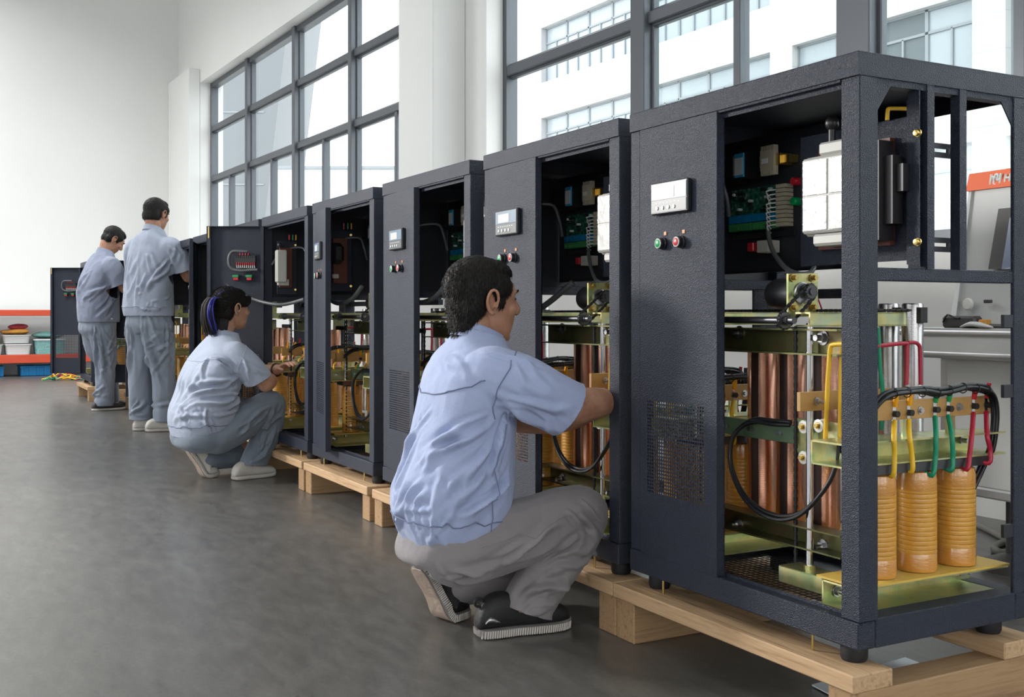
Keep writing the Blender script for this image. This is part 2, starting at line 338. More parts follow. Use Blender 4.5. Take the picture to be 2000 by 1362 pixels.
for z in bands:
    xs = [-38.3]
    for s in starts: mb.box(xs[-1], s, 0, .6, z, z + 2.2); xs.append(s + 6.0)
    mb.box(xs[-1], 0, 0, .6, z, z + 2.2)
mb.box(-38.3, 0, 8, 8.3, -.2, 20); mb.box(-.6, 0, .6, 8, -.2, 20)
mb.build('facade', M['facade'], bld)
def far_win(mb):
    mb.box(0, 1.5, .22, .30, 0, .06); mb.box(0, 1.5, .22, .30, 2.14, 2.2); mb.box(0, .05, .22, .30, 0, 2.2); mb.box(1.45, 1.5, .22, .30, 0, 2.2)
    mb.box(0, 1.5, .22, .30, 1.55, 1.62); mb.box(.72, .78, .22, .30, 0, 1.58)
for z in bands:
    for s in starts:
        for k_ in range(4):
            fw_ = part('far_frame', 'window', M['far_frame'], bld, far_win, loc=(s + 1.5 * k_, 0, z))
            dark = (z == 6.5 and s == starts[2] and k_ == 2)
            part('far_pane_d' if dark else 'far_pane', 'pane', M['far_dark'] if dark else M['far_glass'], fw_, lambda mb: mb.box(.03, 1.47, .27, .29, .03, 2.17))
M['slab_grey'] = mat('pale_grey_render', (.150, .160, .170), .8)
g2 = thing('grey_building', 'pale grey slab block with slanted edge seen through the left window', 'building', (-57.3, 15.6, 0), math.radians(61.5))
MB().prism([(-14, 0, -.2), (-1.5, 0, -.2), (1.1, 0, 22), (-14, 0, 22)], (0, 9, 0)).build('wall', M['slab_grey'], g2)
for z in (4, 8, 12, 16): MB().box(-13.8, -.8, -.05, 0, z, z + .06).build('ledge', M['far_frame'], g2)
g3 = thing('low_white_building', 'low white building seen beyond the left window just above the cabinets', 'building', (-43.0, 12.3, 0), math.radians(61.5))
MB().box(-1, 9.5, 0, 6, -.2, 7.0).build('wall', M['facade'], g3); MB().box(-1.1, 9.6, -.1, 6.1, 7.0, 7.12).build('parapet', M['far_frame'], g3)

# ---------------------------------------------------------------- rack of boxes by the back wall
M['rack'] = mat('red_rack_steel', (.62, .075, .03), .5); M['rack_deck'] = mat('grey_deck', (.38, .37, .37), .6)
M['box_clear'] = mat('translucent_white_box', (.62, .63, .62), .4); M['crate'] = mat('blue_crate', (.0, .18, .44), .45); M['bag_r'] = mat('red_bag', (.36, .03, .05), .5, bump=(30, .8, .02)); M['bag_o'] = mat('orange_bag', (.72, .33, .06), .5, bump=(30, .8, .02)); M['bag_g'] = mat('pale_green_bag', (.42, .55, .48), .5, bump=(30, .8, .02)); M['bag_t'] = mat('teal_bag', (.20, .42, .40), .5, bump=(30, .8, .02))
rack = thing('storage_rack', 'low storage rack with orange red beams against the back wall', 'rack')
RM = Matrix.Translation((-15.62, 0, 0)) @ Matrix.Rotation(WA, 4, 'Z')   # x: towards room, y: along wall
def rbox(name, boxes, mt, parent=rack, b=0): 
    mb = MB()
    for bx in boxes: mb.box(*bx, b=b)
    return mb.xf(RM).build(name, mt, parent)
for z0, z1 in ((.19, .31), (.86, .945)):
    rbox('beam', [(.40, .45, -3.2, .75, z0, z1)], M['rack'], b=.006); rbox('shelf_deck', [(-.10, .40, -3.2, .75, z1 - .03, z1 - .005)], M['rack_deck'])
for y in (-3.2, -1.25, .70):
    rbox('upright', [(.38, .44, y, y + .05, 0, 1.0), (-.12, -.06, y, y + .05, 0, 1.0)], M['rack'], b=.004)
def rack_box(name, label, cat, x, y, z, sx, sy, sz, mt, lidm, heap=None, group=None):
    t = thing(name, label, cat, RM @ V((x, y, z)), WA, group)
    mb = MB(); mb.loft([((0, 0, 0), (sx * .45, 0, 0), (0, sy * .45, 0)), ((0, 0, sz), (sx * .5, 0, 0), (0, sy * .5, 0))], n=24, k=2, ex=6); mb.build('tub', mt, t)
    MB().loft([((0, 0, sz * .9), (sx * .53, 0, 0), (0, sy * .53, 0)), ((0, 0, sz), (sx * .53, 0, 0), (0, sy * .53, 0))], n=24, k=1, ex=6).build('rim', lidm, t)
    return t
def bag(label, x, y, z, r, mt, seed):
    mb = MB(); mb.ell((0, 0, r[2] * .9), r, n=20, k=14); me = mb.mesh('bag', True, 180)
    for v_ in me.vertices:
        q = v_.co; q *= 1 + .22 * noise.noise(q * 9 + V((seed, 0, 0))); 
        if q.z < 0: q.z = 0
    o = link('bag', me, mt); o.location = RM @ V((x, y, z)); return tag(o, label, 'bag')
rack_box('plastic_box', 'white plastic box on the red rack under the orange bag', 'box', .18, -.52, .31, .34, .34, .15, M['box_clear'], M['lbl_w'])
rack_box('plastic_box', 'upper white plastic box stacked under the orange and red bags', 'box', .18, -.54, .47, .34, .36, .12, M['box_clear'], M['lbl_w'])
bag('orange bag lying on the two stacked white boxes', .18, -.54, .585, (.15, .18, .05), M['bag_o'], 1); bag('dark red bag on top of the orange bag over stacked boxes', .18, -.52, .665, (.11, .13, .04), M['bag_r'], 2)
rack_box('plastic_box', 'white box with pale green rim at the left edge of the rack', 'box', .18, -.93, .31, .36, .42, .15, M['box_clear'], M['bag_g'])
bag('orange bag on the left box of the rack', .18, -.95, .465, (.15, .22, .06), M['bag_o'], 3); bag('dark red bag on the orange bag at left edge of the rack', .18, -.98, .60, (.13, .20, .05), M['bag_r'], 4)
rack_box('plastic_box', 'pale teal box on the rack beside the open cabinet door', 'box', .18, -.10, .31, .34, .42, .22, M['bag_t'], M['lbl_w'])
bag('grey green bag on the teal box beside the open door', .18, -.12, .535, (.15, .22, .05), M['bag_t'], 5)
for i, (y, lb) in enumerate([(-.98, 'blue crate under the rack at the left edge of the picture'), (-.22, 'blue crate under the rack beside the open cabinet door')]):
    t = thing('blue_crate', lb, 'crate', RM @ V((.14, y, 0)), WA, 'blue crates under the rack')
    MB().box(-.2, .2, -.27, .27, 0, .145, b=.01).build('tub', M['crate'], t)
    for k_ in range(6): MB().box(.2, .212, -.26 + k_ * .1, -.235 + k_ * .1, .01, .13).build('rib', M['crate'], t)
    MB().box(-.21, .215, -.28, .28, .125, .148, b=.005).build('rim', M['crate'], t)
# ================================================================ cabinets
CW, CDp, Z0, Z1 = .83, .545, .19, 1.44
def perforated(mb):
    # sheet with real round holes, x -.75..-.51, z .415...66, front at y=0
    nx, nz = 26, 27; x0, x1, z0, z1 = -.75, -.508, .414, .662; dx, dz = (x1 - x0) / nx, (z1 - z0) / nz; r = .0033
    vs, fs = [], []
    for i in range(nx):
        for j in range(nz):
            cx, cz = x0 + dx * (i + .5), z0 + dz * (j + .5); o = len(vs)
            hx, hz = dx / 2, dz / 2
            out = [(hx, 0), (hx, hz), (0, hz), (-hx, hz), (-hx, 0), (-hx, -hz), (0, -hz), (hx, -hz)]
            vs += [(cx + a, .001, cz + b) for a, b in out]
            for y in (.001, .0026): vs += [(cx + r * math.cos(k * math.pi / 4), y, cz + r * math.sin(k * math.pi / 4)) for k in range(8)]
            for k in range(8):
                k2 = (k + 1) % 8; fs.append((o + k, o + k2, o + 8 + k2, o + 8 + k)); fs.append((o + 8 + k, o + 8 + k2, o + 16 + k2, o + 16 + k))
    mb.add(vs, fs)
DX0, DX1, DZ0, DZ1 = -.782, -.459, .247, 1.388
def door_skin(mb):
    px0, px1, pz0, pz1 = -.75, -.508, .414, .662
    for a in ((DX0, px0, DZ0, DZ1), (px1, DX1, DZ0, DZ1), (px0, px1, DZ0, pz0), (px0, px1, pz1, DZ1)): mb.box(a[0], a[1], .001, .0026, a[2], a[3])
    for a in ((DX0, DX0 + .003, .003, .026, DZ0, DZ1), (DX1 - .003, DX1, .003, .026, DZ0, DZ1), (DX0, DX1, .003, .026, DZ1 - .003, DZ1), (DX0, DX1, .003, .026, DZ0, DZ0 + .003)): mb.box(*a)
    mb.box(DX1 - .022, DX1, .023, .026, DZ0, DZ1); mb.box(DX0, DX0 + .02, .023, .026, DZ0, DZ1)
def bolt(mb, p, ax, r=.006, h=.006, washer=True):
    p, ax = V(p), V(ax).normalized()
    if washer: mb.cyl(p, p + ax * .002, r * 1.55, n=14); p = p + ax * .002
    mb.cyl(p, p + ax * h, r, n=6)
def stud(mb, p, ax, r=.009):
    p, ax = V(p), V(ax).normalized(); mb.cyl(p, p + ax * .003, r * 1.7, n=16); mb.cyl(p + ax * .003, p + ax * .011, r * 1.15, n=6); mb.cyl(p + ax * .011, p + ax * .026, r * .7, n=10)
def channel_y(mb, x0, x1, y0, y1, z0, z1, t=.004, side=1):
    """C channel running along y: web on +x or -x side"""
    wx = (x1 - t, x1) if side < 0 else (x0, x0 + t)
    mb.box(wx[0], wx[1], y0, y1, z0, z1); mb.box(x0, x1, y0, y1, z1 - t, z1); mb.box(x0, x1, y0, y1, z0, z0 + t)
def channel_x(mb, x0, x1, y0, y1, z0, z1, t=.004):
    mb.box(x0, x1, y1 - t, y1, z0, z1); mb.box(x0, x1, y0, y1, z1 - t, z1); mb.box(x0, x1, y0, y1, z0, z0 + t)
def coil_shape(mb):
    prof = [(.020, .310), (.0415, .3105), (.043, .318), (.0435, .345)]; z = .350
    while z < .490:
        prof += [(.0437, z), (.0440, z + .0012), (.0440, z + .0088), (.0437, z + .0096), (.0427, z + .0100)]; z += .0105
    prof += [(.0435, .494), (.0432, .520), (.0405, .533), (.030, .538), (.018, .537)]
    mb.lathe((0, 0, 0), (0, 0, 1), prof, n=28)
COILY = (.157, .287, .418)
TB = [(1744.8, 808.5, 'yel'), (1772.8, 806, 'yel'), (1797, 802, None), (1824, 800, 'grn'), (1850, 798, 'grn'), (1873, 795, None), (1899, 793, 'red'), (1924, 790.6, 'red')]
LEAD = {0: [(1746, 850), (1747, 890), (1744, 930), (1728, 924)], 1: [(1776, 850), (1781, 890), (1781, 921), (1760, 917)], 3: [(1828, 850), (1827, 895), (1820, 930), (1795, 911)], 4: [(1859, 850), (1861, 895), (1857, 920), (1833, 907)], 6: [(1898, 850), (1893, 895), (1888, 918), (1868, 904)], 7: [(1928, 850), (1934, 880), (1931, 905), (1899, 896)]}
def coil_row(parent, off, full=True):
    L0 = (off, 0, 0)
    for k, y in enumerate(COILY):
        c = part('coil', 'coil', M['coil'], parent, coil_shape, True, (off - .10, y, 0), 60)
        part('coil_w1', 'clear_wrap', M['wrap'], c, lambda mb: mb.lathe((0, 0, 0), (0, 0, 1), [(.0436, .3105), (.0446, .316), (.0444, .350), (.0436, .352)], n=28), True)
        part('coil_w2', 'clear_wrap', M['wrap'], c, lambda mb: mb.lathe((0, 0, 0), (0, 0, 1), [(.0436, .492), (.0445, .494), (.0440, .521), (.0412, .5345), (.030, .539)], n=28), True)
    part('board', 'insulation_board', M['board'], parent, lambda mb: mb.box(-.172, -.038, .05, .525, .304, .309), loc=L0)
    part('chan_lo', 'channel_beam', M['zinc'], parent, lambda mb: channel_y(mb, -.155, -.045, .05, .53, .245, .302, side=1), loc=L0)
    part('chan_hi', 'channel_beam', M['zinc'], parent, lambda mb: channel_y(mb, -.150, -.055, .012, .535, .562, .615, side=1), loc=L0)
    part('core', 'iron_core', M['steel_dark'], parent, lambda mb: mb.box(-.145, -.06, .10, .48, .54, .560), loc=L0)
    part('tbar', 'terminal_bar', M['bar'], parent, lambda mb: mb.box(-.098, -.086, .075, .525, .655, .698, b=.001), loc=L0)
    if full: part('tbar2', 'terminal_bar', M['bar'], parent, lambda mb: mb.box(-.245, -.233, .06, .42, .668, .712, b=.001), loc=L0)
    for y in (.255, .40): part('tleg%.2f' % y, 'bracket', M['zinc'], parent, lambda mb: mb.box(-.104, -.0985, y - .014, y + .014, .612, .69), loc=L0)
    st_ = [(-.150, .10, .588, .008), (-.150, .49, .588, .008), (-.150, .09, .272, .008), (-.150, .50, .272, .008)] + ([(-.233, y_, .69, .006) for y_ in (.11, .19, .27, .35)] if full else [])
    for q in st_: part('nut%.3f%.3f%.3f' % q[:3], 'bolt', M['steel'], parent, lambda mb: stud(mb, q[:3], (1, 0, 0), q[3]), True, L0, 30)
    for k, (px, py, c) in enumerate(TB):
        p = S(px, py, -.086)
        if c is None:
            part('tb_s%d' % k, 'bolt', M['steel'], parent, lambda mb: bolt(mb, p, (1, 0, 0), .006), loc=L0); continue
        part('tb_b%d' % k, 'bolt', M['black'], parent, lambda mb: mb.cyl(p + V((.004, 0, 0)), p + V((.014, 0, 0)), .0072, n=14), True, L0, 30)
        lug = part('tb_l%d' % k, 'cable_lug', M['chrome'], parent, lambda mb: (mb.cyl(p, p + V((.004, 0, 0)), .0088, n=14), mb.box(p.x, p.x + .003, p.y - .005, p.y + .005, p.z - .024, p.z + .022)), True, L0, 30)
        part('tb_c%d' % k, 'shrink_tube', M['c_' + c], parent, lambda mb: mb.tube([p + V((.003, .001, .016)), p + V((.006, .001, .030)), p + V((.010, .002, .052))], [.0056, .0062, .005], n=10), True, L0, 60)
        pts = [p + V((.003, 0, -.016))] + [S(a, b, -.052) for a, b in LEAD[k][:3]] + [S(*LEAD[k][3], -.085)]
        part('tb_d%d' % k, 'coil_lead', M['w_' + c], parent, lambda mb: mb.tube(pts, .0056, n=8, sm=4, ratio=.7), True, L0, 60)
    zz = [(1700, 800), (1718, 777), (1741, 763), (1771, 760), (1804, 759), (1833, 762), (1861, 756), (1885, 752), (1908, 754), (1928, 757), (1939, 771), (1943, 802), (1941, 836), (1934, 872), (1920, 899), (1908, 927), (1896, 950)]
    for j, (dx, dz) in enumerate(((0, 0), (.007, -.007), (-.005, -.010))):
        part('bundle%d' % j, 'black_cable', M['cable'], parent, lambda mb: mb.tube([S(a, b, -.072) + V((dx, 0, dz + .002 * math.sin(i * 1.7 + j))) for i, (a, b) in enumerate(zz)], .0052, n=8), True, L0, 60)
    def ties(mb):
        for a, b in ((1745, 765), (1771, 763), (1801, 762), (1829, 765), (1853, 760), (1880, 755), (1905, 756), (1926, 758)): mb.torus(S(a, b, -.072) + V((.001, 0, -.004)), (0, 1, -.1), .0115, .0013, n=12, k=5)
    part('ties', 'cable_tie', M['black'], parent, ties, True, L0, 60)

def gear(mb, c, ax, r, n, t):
    ax = V(ax).normalized(); u, w_ = mb.frame(ax); c = V(c); pts = []
    for i in range(n * 4):
        a = 2 * math.pi * i / (n * 4); R = r if i % 4 in (0, 1) else r * .86; pts.append(c + u * (R * math.cos(a)) + w_ * (R * math.sin(a)))
    mb.prism(pts, ax * t)
def chain(mb, pts, s=.0095, r=.0032):
    """roller chain drawn as link plates along the path"""
    P = smooth_path([V(p) for p in pts], 1); d = []
    for a, b in zip(P[:-1], P[1:]):
        n = max(1, int((b - a).length / s)); d += [a + (b - a) * (i / n) for i in range(n)]
    d.append(P[-1])
    for i in range(len(d) - 1):
        q = (d[i + 1] - d[i]); k = r * (1.0 if i % 2 else .72); mb.cyl(d[i] - q * .08, d[i] + q * 1.08, k, n=6)

def drive(parent, full):
    # two long clamps, three copper columns, rod, motor, chains
    part('clamp_hi', 'clamp_channel', M['zinc_dark'], parent, lambda mb: channel_x(mb, -.64, -.16, .10, .152, .796, .857))
    part('clamp_lo', 'clamp_channel', M['zinc_dark'], parent, lambda mb: channel_x(mb, -.66, -.17, .12, .172, .335, .388))
    part('col_board', 'insulation_board', M['board'], parent, lambda mb: mb.box(-.66, -.30, .20, .35, .352, .358))
    part('clamp_b1', 'clamp_channel', M['zinc_dark'], parent, lambda mb: mb.box(-.64, -.36, .36, .365, .80, .857)); part('clamp_b2', 'clamp_channel', M['zinc_dark'], parent, lambda mb: mb.box(-.66, -.17, .37, .375, .32, .36))
    for k, x in enumerate((-.60, -.49, -.37)):
        c = part('column', 'copper_column', M['copper'], parent, lambda mb: mb.lathe((0, .27, 0), (0, 0, 1), [(.036, .358), (.0385, .362), (.0385, .80), (.036, .804)], n=36), True, (x, 0, 0), 40)
        part('track', 'brush_track', M['track'], c, lambda mb: mb.lathe((0, .27, 0), (0, 0, 1), [(.0388, .375), (.0388, .79)], n=36) if False else mb.add([(.0389 * math.cos(a), .27 + .0389 * math.sin(a), z) for z in (.37, .795) for a in [math.radians(-88 + 4 * i) for i in range(9)]], [(i, i + 1, 10 + i, 9 + i) for i in range(8)]), True)
    for px, py, yy in ((1445, 650, .148), (1608, 660, .148), (1442, 1024, .168), (1608, 1068, .168)): part('clb%d' % px + str(py), 'bolt', M['steel'], parent, lambda mb: stud(mb, F(px, py, yy), (0, -1, 0), .0105), True, None, 30)
    part('rod', 'chrome_rod', M['chrome'], parent, lambda mb: mb.cyl((-.276, .13, .285), (-.276, .13, .87), .0085, n=24), True)
    part('rod2', 'chrome_rod', M['chrome'], parent, lambda mb: mb.cyl((-.70, .13, .285), (-.70, .13, .87), .0085, n=24), True)
    part('rod_base', 'rod_bracket', M['zinc'], parent, lambda mb: (mb.box(-.345, -.20, .095, .165, .250, .290, b=.002), mb.cyl((-.276, .13, .289), (-.276, .13, .30), .014)))
    part('beam', 'zinc_beam', M['zinc'], parent, lambda mb: (channel_y(mb, -.300, -.252, .108, .425, .862, .896, side=-1)))
    part('beam2', 'zinc_beam', M['zinc'], parent, lambda mb: (channel_y(mb, -.72, -.672, .06, .425, .862, .896, side=-1)))
    part('bar_g', 'brush_bar', M['green_bar'], parent, lambda mb: mb.box(-.66, -.335, .140, .152, .578, .622, b=.001))
    part('bar_r', 'roller_plate', M['zinc'], parent, lambda mb: mb.box(-.345, -.20, .150, .156, .555, .640, b=.001))
    for x in (-.60, -.585, -.50, -.485, -.40, -.385): part('rivet', 'rivet', M['steel'], parent, lambda mb: mb.cyl((0, .1405, .60), (0, .137, .60), .0055, n=12), True, (x, 0, 0), 30)
    for k, (px, py) in enumerate(((1570, 834), (1600, 832), (1570, 894), (1600, 888))):
        p = F(px, py, .128)
        r_ = part('roll%d' % k, 'roller', M['white_pl'], parent, lambda mb: mb.lathe(p + V((0, .012, 0)), (0, -1, 0), [(.007, 0), (.0155, .001), (.012, .008), (.0155, .015), (.007, .017)], n=18), True, None, 30)
        part('rolb%d' % k, 'bolt', M['brass'], r_, lambda mb: bolt(mb, p + V((0, -.004, 0)), (0, -1, 0), .0055, .008))
    # motor
    def motor(mb):
        c = S(1567, 574, -.335); mb.lathe(c, (-1, 0, 0), [(.036, 0), (.038, .004), (.038, .085), (.034, .097), (.015, .10)], n=28)
    part('motor', 'motor', M['steel_dark'], parent, motor, True, None, 30)
    A, B, Cc, Dd = S(1536, 535, -.33), S(1594, 534, -.33), S(1594, 608, -.33), S(1536, 610, -.33)
    mp_ = part('mplate', 'motor_plate', M['zinc'], parent, lambda mb: mb.prism([A, B, Cc, Cc + V((0, -.012, -.012)), Dd + V((0, .012, -.012)), Dd], (.006, 0, 0)))
    for px, py in ((1549, 543), (1587, 543), (1549, 601), (1587, 600)): part('mb%d%d' % (px, py), 'bolt', M['brass'], mp_, lambda mb: bolt(mb, S(px, py, -.322), (1, 0, 0), .0065, .012))
    part('mring', 'gear_housing', M['steel'], mp_, lambda mb: mb.lathe(S(1567, 573, -.323), (1, 0, 0), [(.027, 0), (.027, .003), (.024, .004), (.023, .002), (.002, .002)], n=32), True, None, 30)
    sp1, sp2 = S(1581, 570, -.312), S(1530, 626, -.312)
    part('gear1', 'sprocket', M['steel_dark'], parent, lambda mb: (gear(mb, sp1, (1, 0, 0), .0185, 16, .008), mb.cyl(sp1, sp1 + V((.012, 0, 0)), .009, n=16)))
    part('gear2', 'sprocket', M['steel_dark'], parent, lambda mb: (gear(mb, sp2, (1, 0, 0), .0215, 18, .008), mb.cyl(sp2, sp2 + V((.02, 0, 0)), .011, n=16)))
    def ch(mb):
        d = (sp2 - sp1).normalized(); n_ = d.cross(V((1, 0, 0))).normalized(); loop = []
        for i in range(9): a = math.pi * i / 8; loop.append(sp2 + n_ * (.0195 * math.cos(a)) + d * (.0195 * math.sin(a)))
        for i in range(9): a = math.pi * i / 8; loop.append(sp1 - n_ * (.0175 * math.cos(a)) - d * (.0175 * math.sin(a)))
        loop.append(loop[0]); chain(mb, [q + V((.0035, 0, 0)) for q in loop], .0075, .0046)
    part('chain1', 'drive_chain', M['chain'], parent, ch)
    part('shaft', 'drive_shaft', M['steel_dark'], parent, lambda mb: (mb.cyl((-.74, sp2.y, sp2.z), (-.275, sp2.y, sp2.z), .0085, n=16), gear(mb, (-.66, sp2.y, sp2.z), (1, 0, 0), .0195, 16, .005)), True, None, 30)
    part('chain2', 'lift_chain', M['chain'], parent, lambda mb: chain(mb, [(-.318, .125, .862), (-.318, .125, .30)], .009, .0052))
    part('chain3', 'lift_chain', M['chain'], parent, lambda mb: chain(mb, [(-.675, .125, .862), (-.675, .125, .30)], .009, .0052))
    part('chain4', 'drive_chain', M['chain'], parent, lambda mb: chain(mb, [(-.76, .20, .900), (-.04, .20, .900)], .008, .0042))
    for k, (x, y) in enumerate(((-.255, .45), (-.331, .45))):
        part('silver%d' % k, 'silver_column', M['silver_col'], parent, lambda mb: mb.lathe((x, y, 0), (0, 0, 1), [(.024, .36), (.026, .362), (.026, .915), (.024, .918)], n=32), True, None, 40)
        [part('silvb%d%d' % (k, sg), 'column_bracket', M['black'], parent, lambda mb: mb.box(x + sg * .022, x + sg * .036, y - .012, y + .012, .87, .908)) for sg in (-1, 1)]
    # looped flexible cable hanging in front of the columns
    lp = [F(1640, 865, .10), F(1628, 925, .09), F(1600, 970, .08), F(1562, 1003, .08), F(1520, 1008, .085), F(1478, 990, .09), F(1446, 955, .10), F(1428, 905, .105), F(1430, 860, .11), F(1450, 832, .125), F(1476, 819, .135), F(1510, 822, .14), F(1545, 825, .148)]
    part('loop1', 'cable_loop', M['cable'], parent, lambda mb: mb.tube(lp, .0055, n=10, sm=4), True, None, 60)
    part('loop2', 'cable_loop', M['cable'], parent, lambda mb: mb.tube([p + V((.006, -.008, -.004 + .004 * math.sin(i))) for i, p in enumerate(lp)], .005, n=10, sm=4), True, None, 60)
    if full:
        part('limit', 'limit_switch', M['black'], parent, lambda mb: (mb.box(-.70, -.60, .085, .10, .812, .832, b=.003), mb.cyl((-.715, .085, .822), (-.715, .10, .822), .010)))
        part('redpipe', 'red_wire', M['w_red'], parent, lambda mb: mb.tube([S(1690, 682, -.2), S(1718, 676, -.2), S(1768, 671, -.2), S(1771, 680, -.2), S(1771, 715, -.2), S(1770, 752, -.2)], .0052, n=8, sm=4), True, None, 60)
        part('redpipe2', 'red_wire', M['w_red'], parent, lambda mb: mb.tube([S(1773, 670, -.2), S(1786, 669, -.2), S(1795, 675, -.2), S(1797, 690, -.2), S(1798, 752, -.2)], .0048, n=8, sm=4), True, None, 60)
        part('yelpipe', 'yellow_wire', M['w_yel'], parent, lambda mb: (mb.tube([F(1668, 672, .10), F(1630, 673, .10), F(1622, 680, .10), F(1619, 715, .10), F(1616, 760, .10), F(1612, 862, .10), F(1614, 902, .10)], .0052, n=8, sm=4), mb.tube([F(1645, 675, .12), F(1642, 720, .12), F(1640, 862, .12)], .0046, n=8, sm=4)), True, None, 60)
        part('grnpipe', 'green_wire', M['w_grn'], parent, lambda mb: mb.tube([S(1715, 640, -.2), S(1719, 720, -.2), S(1724, 765, -.2), S(1722, 840, -.2)], .0052, n=8, sm=4), True, None, 60)
        part('stripwires', 'motor_wire', M['w_red'], parent, lambda mb: mb.tube([S(1593, 575, -.33), S(1600, 590, -.33), S(1606, 607, -.33)], .002, n=6), True)

def electronics(parent, full):
    PY = .30
    part('panel_a', 'mounting_panel', M['paint_flat'], parent, lambda mb: (mb.box(-.82, -.33, PY, PY + .003, 1.005, 1.375), mb.box(-.82, -.33, PY, PY + .02, 1.005, 1.012)))
    pb = part('panel_b', 'breaker_panel', M['paint'], parent, lambda mb: (mb.box(-.38, -.035, .20, .203, 1.010, 1.327), mb.box(-.038, -.034, .185, .203, 1.0, 1.36), mb.box(-.034, -.004, .185, .188, .97, 1.38)))
    for px, py in ((1794, 260), (1794, 473)): part('pbb%d' % py, 'bolt', M['brass'], pb, lambda mb: mb.lathe(F(px, py, .184), (0, -1, 0), [(.009, 0), (.009, .003), (.0065, .004), (.0065, .010), (.002, .011)], n=14), True, None, 30)
    bk = part('bk_base', 'breaker_base', M['brown'], pb, lambda mb: mb.box(-.305, -.085, .185, .20, 1.045, 1.285))
    part('bk', 'breaker', M['grey_pl'], parent, lambda mb: (mb.box(-.300, -.135, .135, .186, 1.075, 1.262, b=.006), mb.box(-.292, -.150, .118, .135, 1.080, 1.257, b=.005), mb.box(-.262, -.145, .122, .185, 1.050, 1.078, b=.006), mb.box(-.255, -.15, .135, .186, 1.262, 1.292, b=.005)))
    def film(mb):
        for x0, x1 in ((-.285, -.208), (-.200, -.155)):
            for z0, z1 in ((1.086, 1.165), (1.169, 1.250)): mb.box(x0, x1, .1155, .1182, z0, z1, b=.001)
    part('bkfilm', 'breaker_cover', M['foil'], parent, film)
    part('bkblk', 'breaker_shadow_block', M['black'], parent, lambda mb: (mb.box(-.135, -.075, .14, .186, 1.055, 1.275), mb.box(-.075, -.05, .155, .186, 1.09, 1.24), mb.box(-.10, -.03, .165, .186, 1.16, 1.22)))  # black steps modelled in place of the breaker's cast shadow on the panel
    part('knob', 'knob', M['black'], parent, lambda mb: (mb.ell((-.225, .15, 1.335), (.016, .016, .018)), mb.cyl((-.225, .15, 1.29), (-.225, .15, 1.325), .008)), True)
    part('yelbar', 'yellow_bus_bend', M['w_yel'], parent, lambda mb: mb.tube([S(1733, 235, -.10), S(1734, 215, -.10), S(1742, 212, -.10), S(1790, 213, -.10)], .0045, n=8), True)
    # green and red lamps on the panel
    for nm, px, py in (('red', 1561, 355), ('grn', 1561, 394)):
        p = F(px, py, .30); part('lamp_' + nm, 'indicator_back', M[nm], parent, lambda mb: mb.lathe(p, (0, -1, 0), [(.011, 0), (.011, .02), (.009, .024), (.002, .025)], n=20), True, None, 30)
    # circuit board
    y = .285; a, b = F(1413, 378, y), F(1516, 452, y)
    bd = part('pcb', 'circuit_board', M['pcb'], parent, lambda mb: mb.box(-.745, -.552, y, y + .004, 1.118, 1.236))
    def chips(mb):
        random.seed(3)
        for i in range(16):
            x, z = random.uniform(-.73, -.56), random.uniform(1.165, 1.228); mb.box(x, x + random.uniform(.004, .016), y - random.uniform(.003, .010), y, z, z + random.uniform(.003, .010))
    part('chips', 'circuit_chips', M['black'], bd, chips)['kind'] = 'stuff'
    part('caps', 'capacitor_group', M['ring'], bd, lambda mb: [mb.cyl((x, y, z), (x, y - .014, z), .004, n=10) for x, z in ((-.72, 1.222), (-.70, 1.18), (-.655, 1.20), (-.59, 1.205), (-.575, 1.225))])
    for i in range(8): part('relay%d' % i, 'relay', M['relay'], bd, lambda mb: mb.box(-.735 + i * .0235, -.716 + i * .0235, y - .016, y, 1.142, 1.162))
    for i in range(2): part('termg%d' % i, 'terminal_block', M['term_g'], bd, lambda mb: (mb.box(-.738 + i * .098, -.648 + i * .098, y - .014, y, 1.120, 1.140), [mb.box(-.735 + i * .098 + k * .009, -.730 + i * .098 + k * .009, y - .016, y - .012, 1.123, 1.132) for k in range(10)]))
    def strip(mb):
        for k in range(10): mb.box(-.512, -.478, y - .018, y + .012, 1.122 + k * .0112, 1.1315 + k * .0112)
    part('strip', 'terminal_strip', M['term_c'], parent, strip, loc=(-.032, 0, 0))
    def sw(mb):
        random.seed(5)
        for k in range(9): z = 1.128 + k * .0115; mb.tube([(-.512, y - .01, z), (-.53, y - .025 - .01 * random.random(), z - .005), (-.537, y - .012, z - .022)], .0021, n=6)
    part('stripw', 'white_wires', M['ring'], parent, sw, True, (-.032, 0, 0))
    part('contactor', 'contactor', M['black'], parent, lambda mb: (mb.box(-.755, -.675, y - .05, y + .012, 1.265, 1.325, b=.003), mb.box(-.75, -.68, y - .03, y, 1.325, 1.34), mb.box(-.75, -.68, y - .03, y, 1.25, 1.265)))
    part('contlab', 'blue_label', M['lbl_b'], parent, lambda mb: (mb.box(-.671, -.636, y - .0505, y - .045, 1.262, 1.326)))
    part('contlab2', 'white_label', M['lbl_w'], parent, lambda mb: (mb.box(-.670, -.637, y - .0515, y - .0505, 1.268, 1.314)))
    part('contbody', 'relay_block', M['black'], parent, lambda mb: mb.box(-.673, -.634, y - .045, y + .012, 1.258, 1.330))
    part('trafo', 'small_transformer', M['brass'], parent, lambda mb: (mb.box(-.595, -.515, y - .03, y + .012, 1.282, 1.312), mb.box(-.515, -.492, y - .02, y + .012, 1.287, 1.307)))
    part('trafo2', 'winding', M['term_c'], parent, lambda mb: (mb.box(-.582, -.53, y - .038, y - .03, 1.270, 1.324), [mb.box(-.582 + k * .009, -.577 + k * .009, y - .036, y - .02, 1.258, 1.336) for k in range(6)]))
    part('trafo3', 'white_label', M['lbl_w'], parent, lambda mb: mb.box(-.575, -.552, y - .0395, y - .038, 1.289, 1.302))
